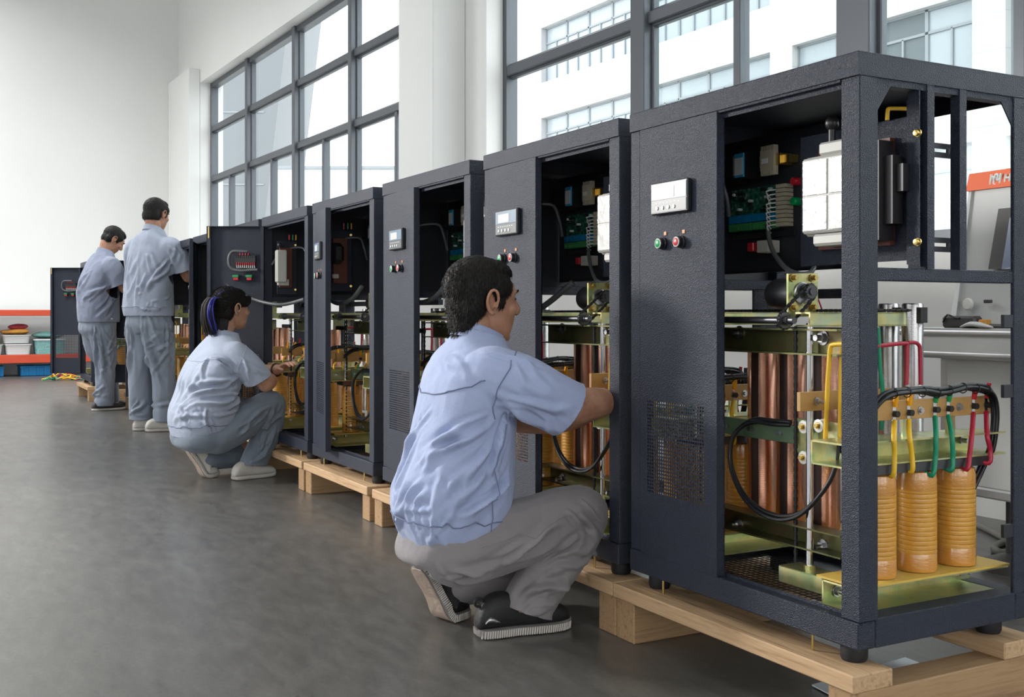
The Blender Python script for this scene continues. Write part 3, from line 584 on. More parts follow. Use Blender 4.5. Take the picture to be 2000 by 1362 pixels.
    part('redrelay', 'red_socket', M['red'], parent, lambda mb: mb.box(-.655, -.63, y - .02, y + .012, 1.062, 1.085, b=.002))
    part('clrrelay', 'relay_case', M['grey_pl'], parent, lambda mb: mb.box(-.605, -.56, y - .03, y + .012, 1.055, 1.088, b=.002))
    part('rail', 'din_rail', M['steel_dark'], parent, lambda mb: mb.box(-.74, -.50, y + .004, y + .012, 1.098, 1.112))
    part('emerg', 'red_warning_tag', M['c_red'], parent, lambda mb: mb.box(-.58, -.545, .42, .425, 1.285, 1.335))
    part('conduit', 'wire_conduit', M['conduit'], parent, lambda mb: mb.tube([F(1500, 436, .27), F(1501, 460, .262), F(1508, 487, .25), F(1520, 507, .23), F(1538, 526, .20), F(1560, 535, .19), F(1582, 533, .20), F(1590, 522, .22)], .0062, n=10, sm=4), True, None, 60)
    part('conduit2', 'wire_conduit', M['conduit'], parent, lambda mb: mb.tube([(-.70, .24, 1.16), (-.69, .22, 1.22), (-.715, .20, 1.27), (-.755, .10, 1.25), (-.762, .04, 1.17)], .006, n=8, sm=4), True, None, 60)

def cabinet(idx, X0, Y0, label, door=0.0, full=True, inner=False, rz=0.0, simple=False):
    t = thing('electrical_cabinet', label, 'cabinet', (X0, Y0, 0), rz, 'row of electrical cabinets')
    P, FL = M['paint'], M['paint_flat']
    cap = part('cap', 'top_cover', P, t, lambda mb: (mb.box(-CW, 0, 0, CDp, 1.388, Z1, b=.004) if False else (mb.box(-CW, 0, 0, CDp, Z1 - .004, Z1, b=.0015), mb.box(-CW, 0, 0, .004, 1.390, Z1 - .002), mb.box(-CW, 0, CDp - .004, CDp, 1.390, Z1 - .002), mb.box(-.004, 0, .004, CDp - .004, 1.390, Z1 - .002), mb.box(-CW, -CW + .004, .004, CDp - .004, 1.390, Z1 - .002), mb.box(-.786, -.055, .004, .020, 1.384, 1.391), mb.box(-.786, -.055, .018, .021, 1.372, 1.391), mb.box(-.03, -.004, .05, .5, 1.376, 1.391))))
    for nm, x0, x1, y0, y1 in (('fr', -.053, 0, 0, .058), ('fl', -CW, -.786, 0, .05), ('br', -.010, 0, CDp - .055, CDp), ('bl', -CW, -.786, CDp - .055, CDp)):
        part('post_' + nm, 'corner_post', P, t, lambda mb: mb.box(x0, x1, y0 + (.004 if y0 == 0 else 0), y1, Z0 + .058, 1.39, b=.002))
    def base(mb):
        mb.box(-CW, 0, 0, .05, Z0, .247, b=.003); mb.box(-CW, 0, CDp - .05, CDp, Z0, .25, b=.003); mb.box(-.05, 0, .05, CDp - .05, Z0, .252, b=.002); mb.box(-CW, -CW + .05, .05, CDp - .05, Z0, .252, b=.002)
        mb.box(-.78, -.055, .03, .034, .247, .254)
    part('base', 'base_frame', P, t, base)
    for x in (0, -CW + .038): part('siderail', 'side_rail', P, t, lambda mb: mb.box(-.035, -.003, .05, CDp - .05, .962, .990, b=.002), loc=(x, 0, 0))
    part('sidepan', 'side_panel', FL, t, lambda mb: mb.box(-CW + .005, -CW + .007, .02, CDp - .02, .985, 1.392))
    part('backrail', 'back_rail', P, t, lambda mb: (mb.box(-.786, -.45, CDp - .03, CDp - .003, .935, .962, b=.002), mb.box(-.50, -.47, CDp - .03, CDp - .003, .962, 1.39)))
    for y in (.207, .310):
        part('vbar%.2f' % y, 'vertical_bar', P, t, lambda mb: (mb.box(-.004, -.001, y, y + .022, .99, 1.39), mb.box(-.026, -.004, y, y + .003, .99, 1.39)))
        part('vbarl%.2f' % y, 'vertical_bar', P, t, lambda mb: (mb.box(-CW + .001, -CW + .004, y, y + .022, .99, 1.39)))
    def strap(mb, z):
        mb.box(-.034, -.030, .225, .33, z, z + .012); mb.box(-.034, -.030, .225, .33, z + .020, z + .032); mb.box(-.034, -.030, .225, .25, z, z + .03); mb.box(-.034, -.030, .305, .33, z, z + .03)
    if not simple:
        part('strap1', 'slotted_strap', FL, t, lambda mb: strap(mb, 1.030)); part('strap2', 'slotted_strap', FL, t, lambda mb: strap(mb, 1.24))
        part('gus1', 'corner_gusset', P, t, lambda mb: (mb.prism([(-.006, .058, 1.376), (-.006, .098, 1.376), (-.006, .058, 1.32)], (.003, 0, 0)))); part('gus2', 'corner_gusset', P, t, lambda mb: (mb.prism([(-.006, CDp - .055, 1.376), (-.006, CDp - .095, 1.376), (-.006, CDp - .055, 1.32)], (.003, 0, 0))))
        for z in (.38, .70, .86): part('hinge%.2f' % z, 'hinge_plate', FL, t, lambda mb: mb.box(-.012, -.002, CDp - .085, CDp - .05, z, z + .03, b=.001))
    part('tray', 'base_tray', FL, t, lambda mb: (mb.box(-.78, -.05, .05, .14, .205, .208), mb.box(-.78, -.05, .40, .50, .205, .208), mb.box(-.20, -.05, .14, .40, .205, .208), mb.box(-.785, -.77, .14, .40, .205, .208)))
    def grid(mb):
        for i in range(30): mb.box(-.78 + i * .0195, -.778 + i * .0195, .14, .40, .206, .2075)
        for i in range(14): mb.box(-.78, -.20, .14 + i * .019, .142 + i * .019, .2062, .2078)
    if not simple: part('grid', 'wire_mesh_floor', M['mesh'], t, grid)
    for x in (-.06, -.76):
        for y in (.05, .48): part('foot%.2f%.2f' % (x, y), 'rubber_foot', M['rubber'], t, lambda mb: mb.lathe((x, y, 0), (0, 0, 1), [(.026, .1502), (.029, .158), (.029, .180), (.026, .19)], n=20), True, None, 30)
    # narrow door hinged at the left post
    d = part('door', 'door', P, t, lambda mb: door_skin(mb)); hinge = V((DX0, .004, 0))
    d.matrix_local = Matrix.Translation(hinge) @ Matrix.Rotation(-door, 4, 'Z') @ Matrix.Translation(-hinge)
    part('perf', 'perforated_sheet', P, d, perforated)
    bz = part('disp', 'display_panel', M['black'], d, lambda mb: mb.box(-.713, -.555, -.014, .001, 1.152, 1.236, b=.003))
    part('disp_b', 'display_face', M['bezel_b'], d, lambda mb: mb.box(-.708, -.560, -.0152, -.0138, 1.190, 1.231))
    part('disp_g', 'keypad', M['bezel_g'], d, lambda mb: mb.box(-.708, -.560, -.0152, -.0138, 1.157, 1.188))
    part('disp_l', 'lcd_screen', M['lcd'], d, lambda mb: mb.box(-.688, -.610, -.0160, -.0150, 1.194, 1.222))
    for k in range(4): part('key%d' % k, 'key', M['ring'], d, lambda mb: mb.cyl((-.682 + k * .024, -.015, 1.168), (-.682 + k * .024, -.0172, 1.168), .0050, n=12), True, None, 30)
    if not simple: part('keymark', 'printed_marks', M['lbl_w'], d, lambda mb: [mb.box(-.69 + k * .016, -.682 + k * .016, -.0155, -.0150, 1.180, 1.182) for k in range(7)])
    for nm, x in (('grn', -.675), ('red', -.597)):
        bt_ = part('btn_' + nm, 'push_button', M['black'], d, lambda mb: mb.lathe((x, 0, 1.076), (0, -1, 0), [(.0165, -.001), (.0165, .004), (.0145, .006), (.0145, .016), (.013, .018)], n=24), True, None, 30)
        part('btr_' + nm, 'button_ring', M['ring'], d, lambda mb: mb.torus((x, -.018, 1.076), (0, -1, 0), .0112, .0022, n=24, k=6), True)
        part('btc_' + nm, 'button_cap', M[nm], d, lambda mb: mb.lathe((x, -.017, 1.076), (0, -1, 0), [(.0102, 0), (.0102, .003), (.008, .0042), (.001, .0045)], n=20), True, None, 30)
        if not simple: part('btt_' + nm, 'button_tag', M['orange_tag'], d, lambda mb: mb.box(x + .003, x + .013, -.001, .001, 1.098, 1.107))
    if inner:
        part('in_block', 'terminal_block', M['black'], d, lambda mb: (mb.box(-.735, -.615, .004, .03, 1.178, 1.222, b=.002), [mb.box(-.73 + k * .0115, -.722 + k * .0115, .03, .036, 1.21, 1.219) for k in range(10)]))
        part('in_lug', 'red_ferrules', M['c_red'], d, lambda mb: [mb.cyl((-.728 + k * .011, .03, 1.182), (-.728 + k * .011, .03, 1.166), .003, n=8) for k in range(10)])['kind'] = 'stuff'; part('in_lug3', 'red_ferrules', M['c_red'], d, lambda mb: [mb.cyl((-.695 + k * .016, .03, 1.222), (-.695 + k * .016, .03, 1.24), .003, n=8) for k in range(4)])['kind'] = 'stuff'
        part('in_lug2', 'white_wires', M['ring'], d, lambda mb: [mb.cyl((-.728 + k * .011, .03, 1.166), (-.731 + k * .011, .03, 1.150), .0026, n=8) for k in range(10)])
        part('in_loop', 'wire_conduit', M['conduit'], d, lambda mb: mb.tube([(-.69, .03, 1.243), (-.65, .032, 1.245), (-.605, .032, 1.243), (-.585, .032, 1.21), (-.588, .032, 1.165), (-.612, .032, 1.142), (-.66, .032, 1.135), (-.72, .032, 1.14), (-.748, .034, 1.14)], .0085, n=10, sm=4), True, None, 60)
        for k, x in enumerate((-.715, -.64)):
            part('in_c%d' % k, 'contact_block', M['c_grn'], d, lambda mb: mb.box(x, x + .035, .004, .035, 1.098, 1.112, b=.001)); part('in_d%d' % k, 'contact_block', M['c_red'], d, lambda mb: mb.box(x + .003, x + .03, .004, .03, 1.082, 1.098, b=.001))
        part('in_h', 'latch', M['brass'], d, lambda mb: mb.box(-.474, -.468, .02, .03, 1.32, 1.385))
    if not simple:
        electronics(t, full); drive(t, full); coil_row(t, 0.0, full); coil_row(t, -.60, False)
    else:
        coil_simple(t)
    return t
def coil_simple(t):
    for off in (0, -.60):
        for y in COILY: part('coil', 'coil', M['coil'], t, coil_shape, True, (off - .10, y, 0), 60)
        part('tbar', 'terminal_bar', M['bar'], t, None, loc=(off, 0, 0)); part('chan_lo', 'channel_beam', M['zinc'], t, None, loc=(off, 0, 0)); part('chan_hi', 'channel_beam', M['zinc'], t, None, loc=(off, 0, 0))
        for k, (px, py, c) in enumerate(TB):
            if c: part('tb_d%d' % k, 'coil_lead', M['w_' + c], t, None, True, (off, 0, 0)); part('tb_c%d' % k, 'shrink_tube', M['c_' + c], t, None, True, (off, 0, 0))
    for x in (-.60, -.49, -.37): part('column', 'copper_column', M['copper'], t, None, True, (x, 0, 0))
    for k, n_, m_ in (('panel_a', 'mounting_panel', 'paint_flat'), ('panel_b', 'breaker_panel', 'paint'), ('bk', 'breaker', 'grey_pl'), ('clamp_hi', 'clamp_channel', 'zinc_dark'), ('clamp_lo', 'clamp_channel', 'zinc_dark'), ('mplate', 'motor_plate', 'zinc'), ('beam', 'zinc_beam', 'zinc'), ('beam2', 'zinc_beam', 'zinc'), ('motor', 'motor', 'steel_dark'), ('mring', 'gear_housing', 'steel'), ('loop1', 'cable_loop', 'cable'), ('yelpipe', 'yellow_wire', 'w_yel')): part(k, n_, M[m_], t, None)
R_ = math.radians
CABS = [
 (0.0, 0, 'nearest dark grey cabinet at right, its open side showing yellow coils', dict(door=R_(0))),
 (-.885, 0, 'dark grey cabinet that the crouching man in warm grey trousers reaches into', dict(door=R_(1))),
 (-1.825, 0, 'dark grey cabinet with display, partly hidden behind the crouching man', dict(door=R_(3))),
 (-2.765, 0, 'dark grey cabinet with half open narrow door, right of the crouching woman', dict(door=R_(10))),
 (-3.68, 0, 'dark cabinet that the crouching woman reaches into, its door swung back', dict(door=R_(117), inner=True)),
 (-4.58, 0, 'cabinet hidden by the black open door, only its top edge showing', dict(simple=True, full=False)),
 (-5.48, 0, 'cabinet whose narrow door shows left of the black open door', dict(simple=True, full=False, door=R_(18))),
 (-6.41, 0, 'cabinet the standing man in white shoes is working in', dict(simple=True, full=False, door=R_(95))),
 (-7.32, 0, 'cabinet mostly hidden behind the standing man in white shoes', dict(simple=True, full=False, door=R_(20))),
 (-8.24, 0, 'cabinet the farther standing man in white soled shoes leans into', dict(simple=True, full=False, door=R_(110))),
 (-10.12, -.2, 'last cabinet of the row, its black door swung open beside the rack', dict(simple=True, full=False, door=R_(117), inner=True)),
]
for i, (x, y, lb, kw) in enumerate(CABS): cabinet(i, x, y, lb, **kw)
# breaker panels on the inner left side of the two cabinets seen at a grazing angle
CB = [o for o in COL.objects if o.name.startswith('electrical_cabinet')]
def LS(px, py, xl): q = S(px, py, -3.68 + xl); return V((xl, q.y, q.z))
def sbox(mb, p0, p1, xl, t, b=.002):
    a, c = LS(*p0, xl), LS(*p1, xl); mb.box(xl - t, xl, a.y, c.y, a.z, c.z, b=b)
for i in (3, 4):
    t = CB[i]
    pn = part('sbp', 'side_breaker_panel', M['paint'], t, lambda mb: sbox(mb, (541, 471), (579, 575), -.74, .004))
    part('sbb', 'breaker_base', M['brown'], pn, lambda mb: sbox(mb, (546, 484), (571, 562), -.725, .012))
    if i == 4:
        part('sbk', 'breaker', M['grey_pl'], pn, lambda mb: (sbox(mb, (541, 488), (561, 552), -.68, .045, .006), sbox(mb, (543, 545), (565, 558), -.70, .025, .004)))
        part('sbn', 'knob', M['black'], pn, lambda mb: mb.ell(LS(546, 479, -.70), (.014, .014, .016)), True)
    else:
        part('sbk2', 'breaker_cover', M['black'], pn, lambda mb: sbox(mb, (543, 492), (566, 528), -.66, .06, .02)); part('sbk3', 'breaker_foot', M['grey_pl'], pn, lambda mb: sbox(mb, (545, 545), (556, 553), -.70, .02, .004))
    for k_, px in (('c_red', 565), ('c_grn', 572), ('c_yel', 578)): part('sbt' + k_, 'busbar_tip', M[k_], t, lambda mb: mb.tube([LS(px, 469, -.745), LS(px, 459, -.745)], .004, n=8, sm=1))
    for py in (479, 566): part('sbo%d' % py, 'bolt', M['brass'], pn, lambda mb: mb.cyl(LS(577, py, -.74), LS(577, py, -.73), .006, n=10))
    part('sbw', 'terminal_strip', M['term_c'], t, lambda mb: [mb.box(-.46 + k_ * .013, -.45 + k_ * .013, .262, .30, 1.18, 1.23) for k_ in range(8)])
# hanging harnesses in some of the cabinets
for i, pts in ((1, [(-.50, .16, .995), (-.56, .12, .94), (-.63, .10, .90), (-.74, .12, .86)]), (3, [(-.40, .10, 1.02), (-.47, .08, .965), (-.58, .06, .94), (-.70, .05, .96), (-.80, .05, 1.02)]), (2, [(-.42, .10, 1.0), (-.50, .08, .95), (-.62, .06, .94), (-.76, .05, .99)])):
    par = [o for o in COL.objects if o.name.startswith('electrical_cabinet')][i]
    MB().tube(pts, .010, n=10, sm=4).build('wire_conduit', M['conduit'], par, True, 60)
par = [o for o in COL.objects if o.name.startswith('electrical_cabinet')][4]
MB().tube([(-.915, -.225, 1.14), (-.90, -.20, 1.08), (-.86, -.14, 1.02), (-.78, -.05, .97), (-.66, .02, .945), (-.55, .06, .945), (-.42, .12, .97)], .010, n=10, sm=4).build('wire_conduit', M['conduit'], par, True, 60)

# ---------------------------------------------------------------- pallets under the cabinets
for i, (x, y, lb, kw) in enumerate(CABS):
    names = ['nearest', 'second', 'third', 'fourth', 'fifth', 'sixth', 'seventh', 'eighth', 'ninth', 'tenth', 'farthest']
    t = thing('pallet', '%s pine pallet from the camera, under its cabinet in the row' % names[i], 'pallet', (x, y, 0), 0, 'pallets under the cabinets')
    e0, e1 = -.860, .022
    def pl_(mb, y0, y1): mb.box(e0, e1, y0, y1, .112, .15, b=.003)
    part('plank_f', 'plank', M['wood'], t, lambda mb: pl_(mb, -.036, .078)); part('plank_b', 'plank', M['wood'], t, lambda mb: pl_(mb, .43, .55))
    for k, xx in enumerate((-.860, -.063)):
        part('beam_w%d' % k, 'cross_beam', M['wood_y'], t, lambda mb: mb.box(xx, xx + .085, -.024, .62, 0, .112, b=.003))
    for q in (-.15, -.70): part('pbolt', 'screw', M['brass'], t, lambda mb: mb.cyl((0, .018, .14), (0, .018, .19), .003, n=8), loc=(q, 0, 0))
o = MB().add([(-.02, .12, .003), (.11, .50, .003), (-.34, .52, .003), (-.30, .16, .003), (-.02, .12, .006), (.11, .50, .006), (-.34, .52, .006), (-.30, .16, .006)], [(0, 1, 2, 3), (7, 6, 5, 4), (0, 4, 5, 1), (1, 5, 6, 2), (2, 6, 7, 3), (3, 7, 4, 0)]).build('white_sheet', mat('white_paper_board', (.66, .70, .74), .5))
tag(o, 'white board lying on the floor under the nearest cabinet', 'board')
# ================================================================ machine behind the nearest cabinet
M['mach'] = mat('warm_grey_machine_panel', (.53, .54, .53), .45, bump=(200, .15, .001)); M['mach_l'] = mat('light_grey_machine', (.62, .62, .60), .4, bump=(160, .3, .0015)); M['mach_o'] = mat('orange_header', (.72, .12, .03), .45); M['mach_d'] = mat('charcoal_screen_frame', (.06, .055, .055), .45); M['screen'] = mat('blue_grey_screen', (.16, .20, .30), .15); M['alu'] = mat('aluminium_edge', (.62, .62, .62), .3, .6); M['txt'] = mat('white_lettering', (.78, .78, .76), .5)
YM = 1.5
mc = thing('cutting_machine', 'grey machine console with orange header and white lettering behind nearest cabinet', 'machine', (0, 0, 0))
def slab(name, pts, d, mt, parent=mc, smooth=False): return MB().prism(pts, d).build(name, mt, parent)
TL, BL, SB = F(1893, 340, YM + .10), F(1886, 374, YM + .08), F(1852, 640, YM)
XR = .35
slab('header', [TL, (XR, TL.y, TL.z + .01), (XR, BL.y, BL.z), BL], (0, .35, 0), M['mach_o'])
slab('console_front', [BL + V((.004, .01, 0)), (XR, BL.y + .01, BL.z), (XR, SB.y + .01, .84), SB + V((0, .01, -.03))], (0, .35, 0), M['mach'])
slab('console_edge', [BL + V((.0, .03, 0)), BL + V((.025, .0, 0)), SB + V((.025, -.003, -.03)), SB + V((-.02, .02, -.03))], (0, .02, 0), M['alu'])
slab('screen_frame', [F(1950, 408, YM + .06), (XR - .1, YM + .06, F(1950, 408, YM + .06).z), (XR - .1, YM + .01, F(1930, 525, YM).z), F(1930, 526, YM + .02)], (0, .02, 0), M['mach_d'])
slab('screen', [F(1972, 425, YM + .05), (XR - .15, YM + .05, F(1972, 425, YM + .05).z), (XR - .15, YM + .005, F(1956, 526, YM).z), F(1956, 526, YM + .01)], (0, .012, 0), M['screen'])
dt, db = F(1758, 640, YM - .05), F(1758, 697, YM - .05)
mb = MB(); x0 = dt.x
for z0, z1, yy in ((dt.z - .032, dt.z, -.05), (db.z, db.z + .03, -.045)):
    mb.tube([(x0, YM + yy + .012, (z0 + z1) / 2), (XR, YM + yy + .012, (z0 + z1) / 2)], (z1 - z0) / 2, n=14, sm=1)
mb.build('desk_edge', M['alu'], mc, True, 60)
MB().box(x0 + .01, XR, YM - .045, YM + .55, db.z + .015, dt.z - .012, b=.004).build('desk', M['mach_l'], mc)
MB().box(x0 + .005, XR, YM - .05, YM + .55, dt.z - .010, dt.z + .001, b=.003).build('desk_top', M['alu'], mc)
pb_ = F(1905, 950, YM + .03)
MB().box(F(1848, 800, YM + .03).x, XR, YM + .03, YM + .8, pb_.z, db.z + .015, b=.004).build('body', M['mach_l'], mc)
MB().box(F(1836, 800, YM + .04).x, F(1850, 800, YM + .04).x, YM + .04, YM + .6, .30, db.z, b=.003).build('leg_panel', M['alu'], mc)
MB().box(F(1905, 950, YM).x - .13, XR, YM + .02, YM + .8, pb_.z - .035, pb_.z, b=.006).build('plinth', M['alu'], mc)
for x in (-.85, .1):
    for y in (YM + .12, YM + .65):
        MB().lathe((x, y, 0), (0, 0, 1), [(.10, 0), (.10, .03), (.05, .05), (.02, .06), (.02, pb_.z - .03)], n=28).build('levelling_foot', M['mach_d'], mc, True, 30)
# wall sign disc and slot on the console
p = F(1887, 594, YM - .0); MB().lathe((p.x, YM + .012, p.z), (0, -1, .0), [(.021, 0), (.021, .005), (.018, .010), (.002, .011)], n=24).build('round_sensor', M['white_pl'], mc, True, 30)
p = F(1927, 589, YM); MB().box(p.x - .014, p.x + .014, YM + .0, YM + .014, p.z - .006, p.z + .006, b=.002).build('slot', M['mach_d'], mc)
# lettering: monogram then H and the start of an O
def stroke(pts, r=.0045):
    MB().tube([F(a, b, YM + .088) for a, b in pts], r, n=6, sm=4).build('letter', M['txt'], mc, True, 60)
stroke([(1934.5, 361), (1937, 341)]); stroke([(1935.5, 352), (1939, 346), (1942, 347), (1941.5, 354), (1942, 360), (1946, 360)])
stroke([(1943, 349), (1945, 342), (1949, 341), (1949.5, 346), (1947, 352)]); stroke([(1955.5, 338.5), (1953, 359)]); stroke([(1948, 353), (1951, 351), (1954, 349)])
stroke([(1963, 356), (1965, 340)]); stroke([(1972, 354.5), (1974, 339)]); stroke([(1964, 348), (1973, 346.5)])
stroke([(1984, 340), (1979, 343), (1978, 350), (1982, 353), (1988, 350), (1989, 342), (1984, 340)])
# things lying on the machine's desk
zt = dt.z + .001
ca, cb = F(1838, 640, YM - .04).x, F(1904, 640, YM - .04).x
o = MB().box(ca, cb, YM - .04, YM + .004, zt, zt + .042, b=.008).build('black_case', M['mach_d']); tag(o, 'black zipped case lying on the machine desk', 'case')
MB().tube([(ca + .01, YM - .042, zt + .02), (ca + .03, YM - .044, zt + .046), (ca + .06, YM - .042, zt + .036), (ca + .08, YM - .042, zt + .034)], .003, n=6).build('strap', M['black'], o, True)
o = MB().box(cb + .004, cb + .036, YM - .03, YM + .0, zt, zt + .030, b=.003).build('small_orange_box', mat('orange_card', (.62, .30, .05), .5)); tag(o, 'small orange box beside the black case on the machine desk', 'box')
o = MB().tube([(-.93, YM - .045, zt + .004), (-.89, YM - .045, zt + .014), (-.85, YM - .045, zt + .012), (-.80, YM - .045, zt + .004)], [.003, .014, .016, .004], n=8, sm=4, ratio=.6).build('cloth', M['lbl_w'], None, True, 80); tag(o, 'white crumpled cloth on the machine desk', 'cloth')
o = MB().tube([(-.83, YM - .02, zt + .008), (-.76, YM - .02, zt + .008), (-.70, YM - .01, zt + .01)], .007, n=8).build('hand_tool', M['mach_d'], None, True); tag(o, 'dark hand tool on the machine desk at the right', 'tool')
# grey hose on the floor behind the nearest cabinet
M['hose'] = mat('dusty_grey_hose', (.22, .21, .19), .7)
o = MB().tube([G(1880, 1015, .012), G(1905, 1024, .012), G(1940, 1040, .012), G(1968, 1056, .012), G(1985, 1066, .012), G(1978, 1078, .012), G(1955, 1080, .012), G(1942, 1072, .012), G(1955, 1062, .012), G(1985, 1058, .014)], .014, n=10, sm=4).build('hose', M['hose'], None, True, 60); tag(o, 'grey dusty hose curled on the floor behind the nearest cabinet', 'hose')
# heap of coloured sleeves on the floor by the far cabinet
random.seed(11); kcol = [M['w_yel'], M['w_grn'], M['w_red'], M['w_yel'], M['c_yel'], M['w_grn']]
ctr = G(122, 742, 0)
for i in range(34):
    a = random.uniform(0, math.pi); r = random.uniform(0, 1); cx = ctr.x + random.uniform(-.22, .22); cy = ctr.y + random.uniform(-.22, .24); h = .012 + .09 * max(0, 1 - ((cx - ctr.x) ** 2 + (cy - ctr.y) ** 2) / .07) * random.random()
    L_ = random.uniform(.06, .13); dx, dy = math.cos(a) * L_, math.sin(a) * L_; dz = random.uniform(-.005, .01)
    o = MB().tube([(cx - dx, cy - dy, max(.011, h - .02)), (cx, cy, h + dz + .012), (cx + dx, cy + dy, max(.011, h - .01))], .010, n=6, sm=3, ratio=.8).build('cable_sleeve', kcol[i % 6], None, True, 60)
    nm = {'w_yel': 'yellow', 'w_grn': 'green', 'w_red': 'red', 'c_yel': 'orange'}[[k for k in ('w_yel', 'w_grn', 'w_red', 'c_yel') if M[k] is kcol[i % 6]][0]]
    tag(o, '%s cable sleeve lying in the heap on the floor by the far cabinet' % nm, 'cable', '%s cable sleeves in the heap on the floor' % nm)
# ================================================================ people
def fuse(name, mb, voxel, mt, parent, sm=6, disp=None, cuts=(), thick=0.0):
    me = mb.mesh('tmp', False); o = bpy.data.objects.new('tmp', me); COL.objects.link(o)
    r = o.modifiers.new('r', 'REMESH'); r.mode = 'VOXEL'; r.voxel_size = voxel; r.adaptivity = 0
    s = o.modifiers.new('s', 'SMOOTH'); s.iterations = sm; s.factor = .5
    dg = bpy.context.evaluated_depsgraph_get(); out = bpy.data.meshes.new_from_object(o.evaluated_get(dg)); bpy.data.objects.remove(o); bpy.data.meshes.remove(me)
    if disp and getattr(disp, 'whole', False): out.update(); disp(out)
    elif disp:
        out.update(); ns = [v.normal.copy() for v in out.vertices]
        for v, n in zip(out.vertices, ns): v.co += n * disp(v.co)
    if cuts:
        bm = bmesh.new(); bm.from_mesh(out)
        for p, d, R in cuts:
            p, d = V(p), V(d).normalized()
            vs = [q for q in bm.verts if (q.co - p).length < R]; S_ = set(vs)
            es = [e for e in bm.edges if e.verts[0] in S_ and e.verts[1] in S_]; fs = [f for f in bm.faces if all(q in S_ for q in f.verts)]
            bmesh.ops.bisect_plane(bm, geom=vs + es + fs, plane_co=p, plane_no=d, clear_outer=True)
        bm.to_mesh(out); bm.free()
    out.name = name; out.materials.clear(); out.materials.append(mt)
    for f in out.polygons: f.use_smooth = True
    ob = link(name, out, mt, parent)
    if thick: q = ob.modifiers.new('thick', 'SOLIDIFY'); q.thickness = thick; q.offset = -1
    return ob
def limb(mb, pts, rads, n=16, k=4):
    """tapered limb with rounded ends"""
    P = [V(p) for p in pts]; R = list(rads)
    d0 = (P[0] - P[1]).normalized(); d1 = (P[-1] - P[-2]).normalized()
    P = [P[0] + d0 * R[0] * .7] + P + [P[-1] + d1 * R[-1] * .7]; R = [R[0] * .55] + R + [R[-1] * .55]
    PP = smooth_path(P, k); RR = [q.x for q in smooth_path([V((r, 0, 0)) for r in R], k)]
    u = None; vs = []
    for j, p in enumerate(PP):
        t = (PP[min(j + 1, len(PP) - 1)] - PP[max(j - 1, 0)]).normalized()
        u = mb.frame(t)[0] if u is None else (u - t * u.dot(t)).normalized(); w_ = t.cross(u)
        for i in range(n): a = 2 * math.pi * i / n; vs.append(p + u * (RR[j] * math.cos(a)) + w_ * (RR[j] * math.sin(a)))
    m = len(PP)
    fs = [(j * n + i, j * n + (i + 1) % n, (j + 1) * n + (i + 1) % n, (j + 1) * n + i) for j in range(m - 1) for i in range(n)]
    fs += [tuple(range(n - 1, -1, -1)), tuple(range((m - 1) * n, m * n))]
    mb.add(vs, fs)
def torso(mb, secs, n=32):
    """secs: (x, y, z, rx, ry[, tilt])"""
    L_ = []
    for s in secs:
        x, y, z, rx, ry = s[:5]; t = s[5] if len(s) > 5 else 0.0; yw = s[6] if len(s) > 6 else 0.0
        u = V((math.cos(yw), math.sin(yw), 0)); f_ = V((-math.sin(yw), math.cos(yw), 0))
        L_.append(((x, y, z), u * rx, (f_ * math.cos(t) + V((0, 0, 1)) * math.sin(t)) * ry))
    mb.loft(L_, n=n, k=4, ex=2.3)
def head_parts(Hm, woman=False):
    """skin pieces of a head in world units, placed by matrix Hm (x right, y forward, z up)"""
    mb = MB()
    mb.ell((0, -.014, .030), (.072, .091, .085), n=24, k=16)
    rows = [(.055, .016, .064, .070), (.02, .024, .065, .069), (-.02, .030, .062, .066), (-.055, .034, .055, .060), (-.085, .038, .044, .050), (-.104, .046, .030, .035), (-.114, .050, .016, .020)]
    mb.loft([((0, y, z), (rx, 0, 0), (0, ry, 0)) for z, y, rx, ry in rows], n=28, k=3, ex=2.2)
    mb.tube([(0, .088, .028), (0, .097, .006), (0, .108, -.018), (0, .101, -.030)], [.006, .008, .0125, .010], n=12, sm=3)
    for s in (-1, 1):
        mb.ell((s * .011, .096, -.027), (.008, .010, .007)); mb.ell((s * .030, .080, .030), (.022, .010, .007)); mb.ell((s * .040, .066, -.018), (.020, .022, .020))
        e = Matrix.Rotation(s * .35, 3, 'Z')
        mb.ell((s * .074, -.010, -.006), (.007, .017, .029), e, n=14, k=10)
        rim = [(s * .079, .006, -.022), (s * .083, .010, .000), (s * .087, .004, .020), (s * .090, -.010, .027), (s * .091, -.022, .016), (s * .088, -.025, -.004), (s * .083, -.017, -.024), (s * .078, -.004, -.037), (s * .076, .004, -.034)]
        mb.tube(rim, [.004, .0045, .005, .005, .005, .005, .005, .0065, .005], n=8, sm=3)
    mb.ell((0, .088, -.055), (.022, .010, .006)); mb.ell((0, .086, -.066), (.019, .010, .006)); mb.ell((0, .080, -.098), (.016, .012, .012))
    return mb.xf(Hm)
def face_children(body, Hm):
    for s in (-1, 1):
        MB().ell((s * .031, .0825, .010), (.012, .006, .0045)).xf(Hm).build('eye', M['eye'], body, True, 180)
        MB().tube([(s * .014, .093, .028), (s * .032, .0925, .034), (s * .050, .080, .029)], [.0025, .004, .002], n=6).xf(Hm).build('eyebrow', M['hair'], body, True, 180)
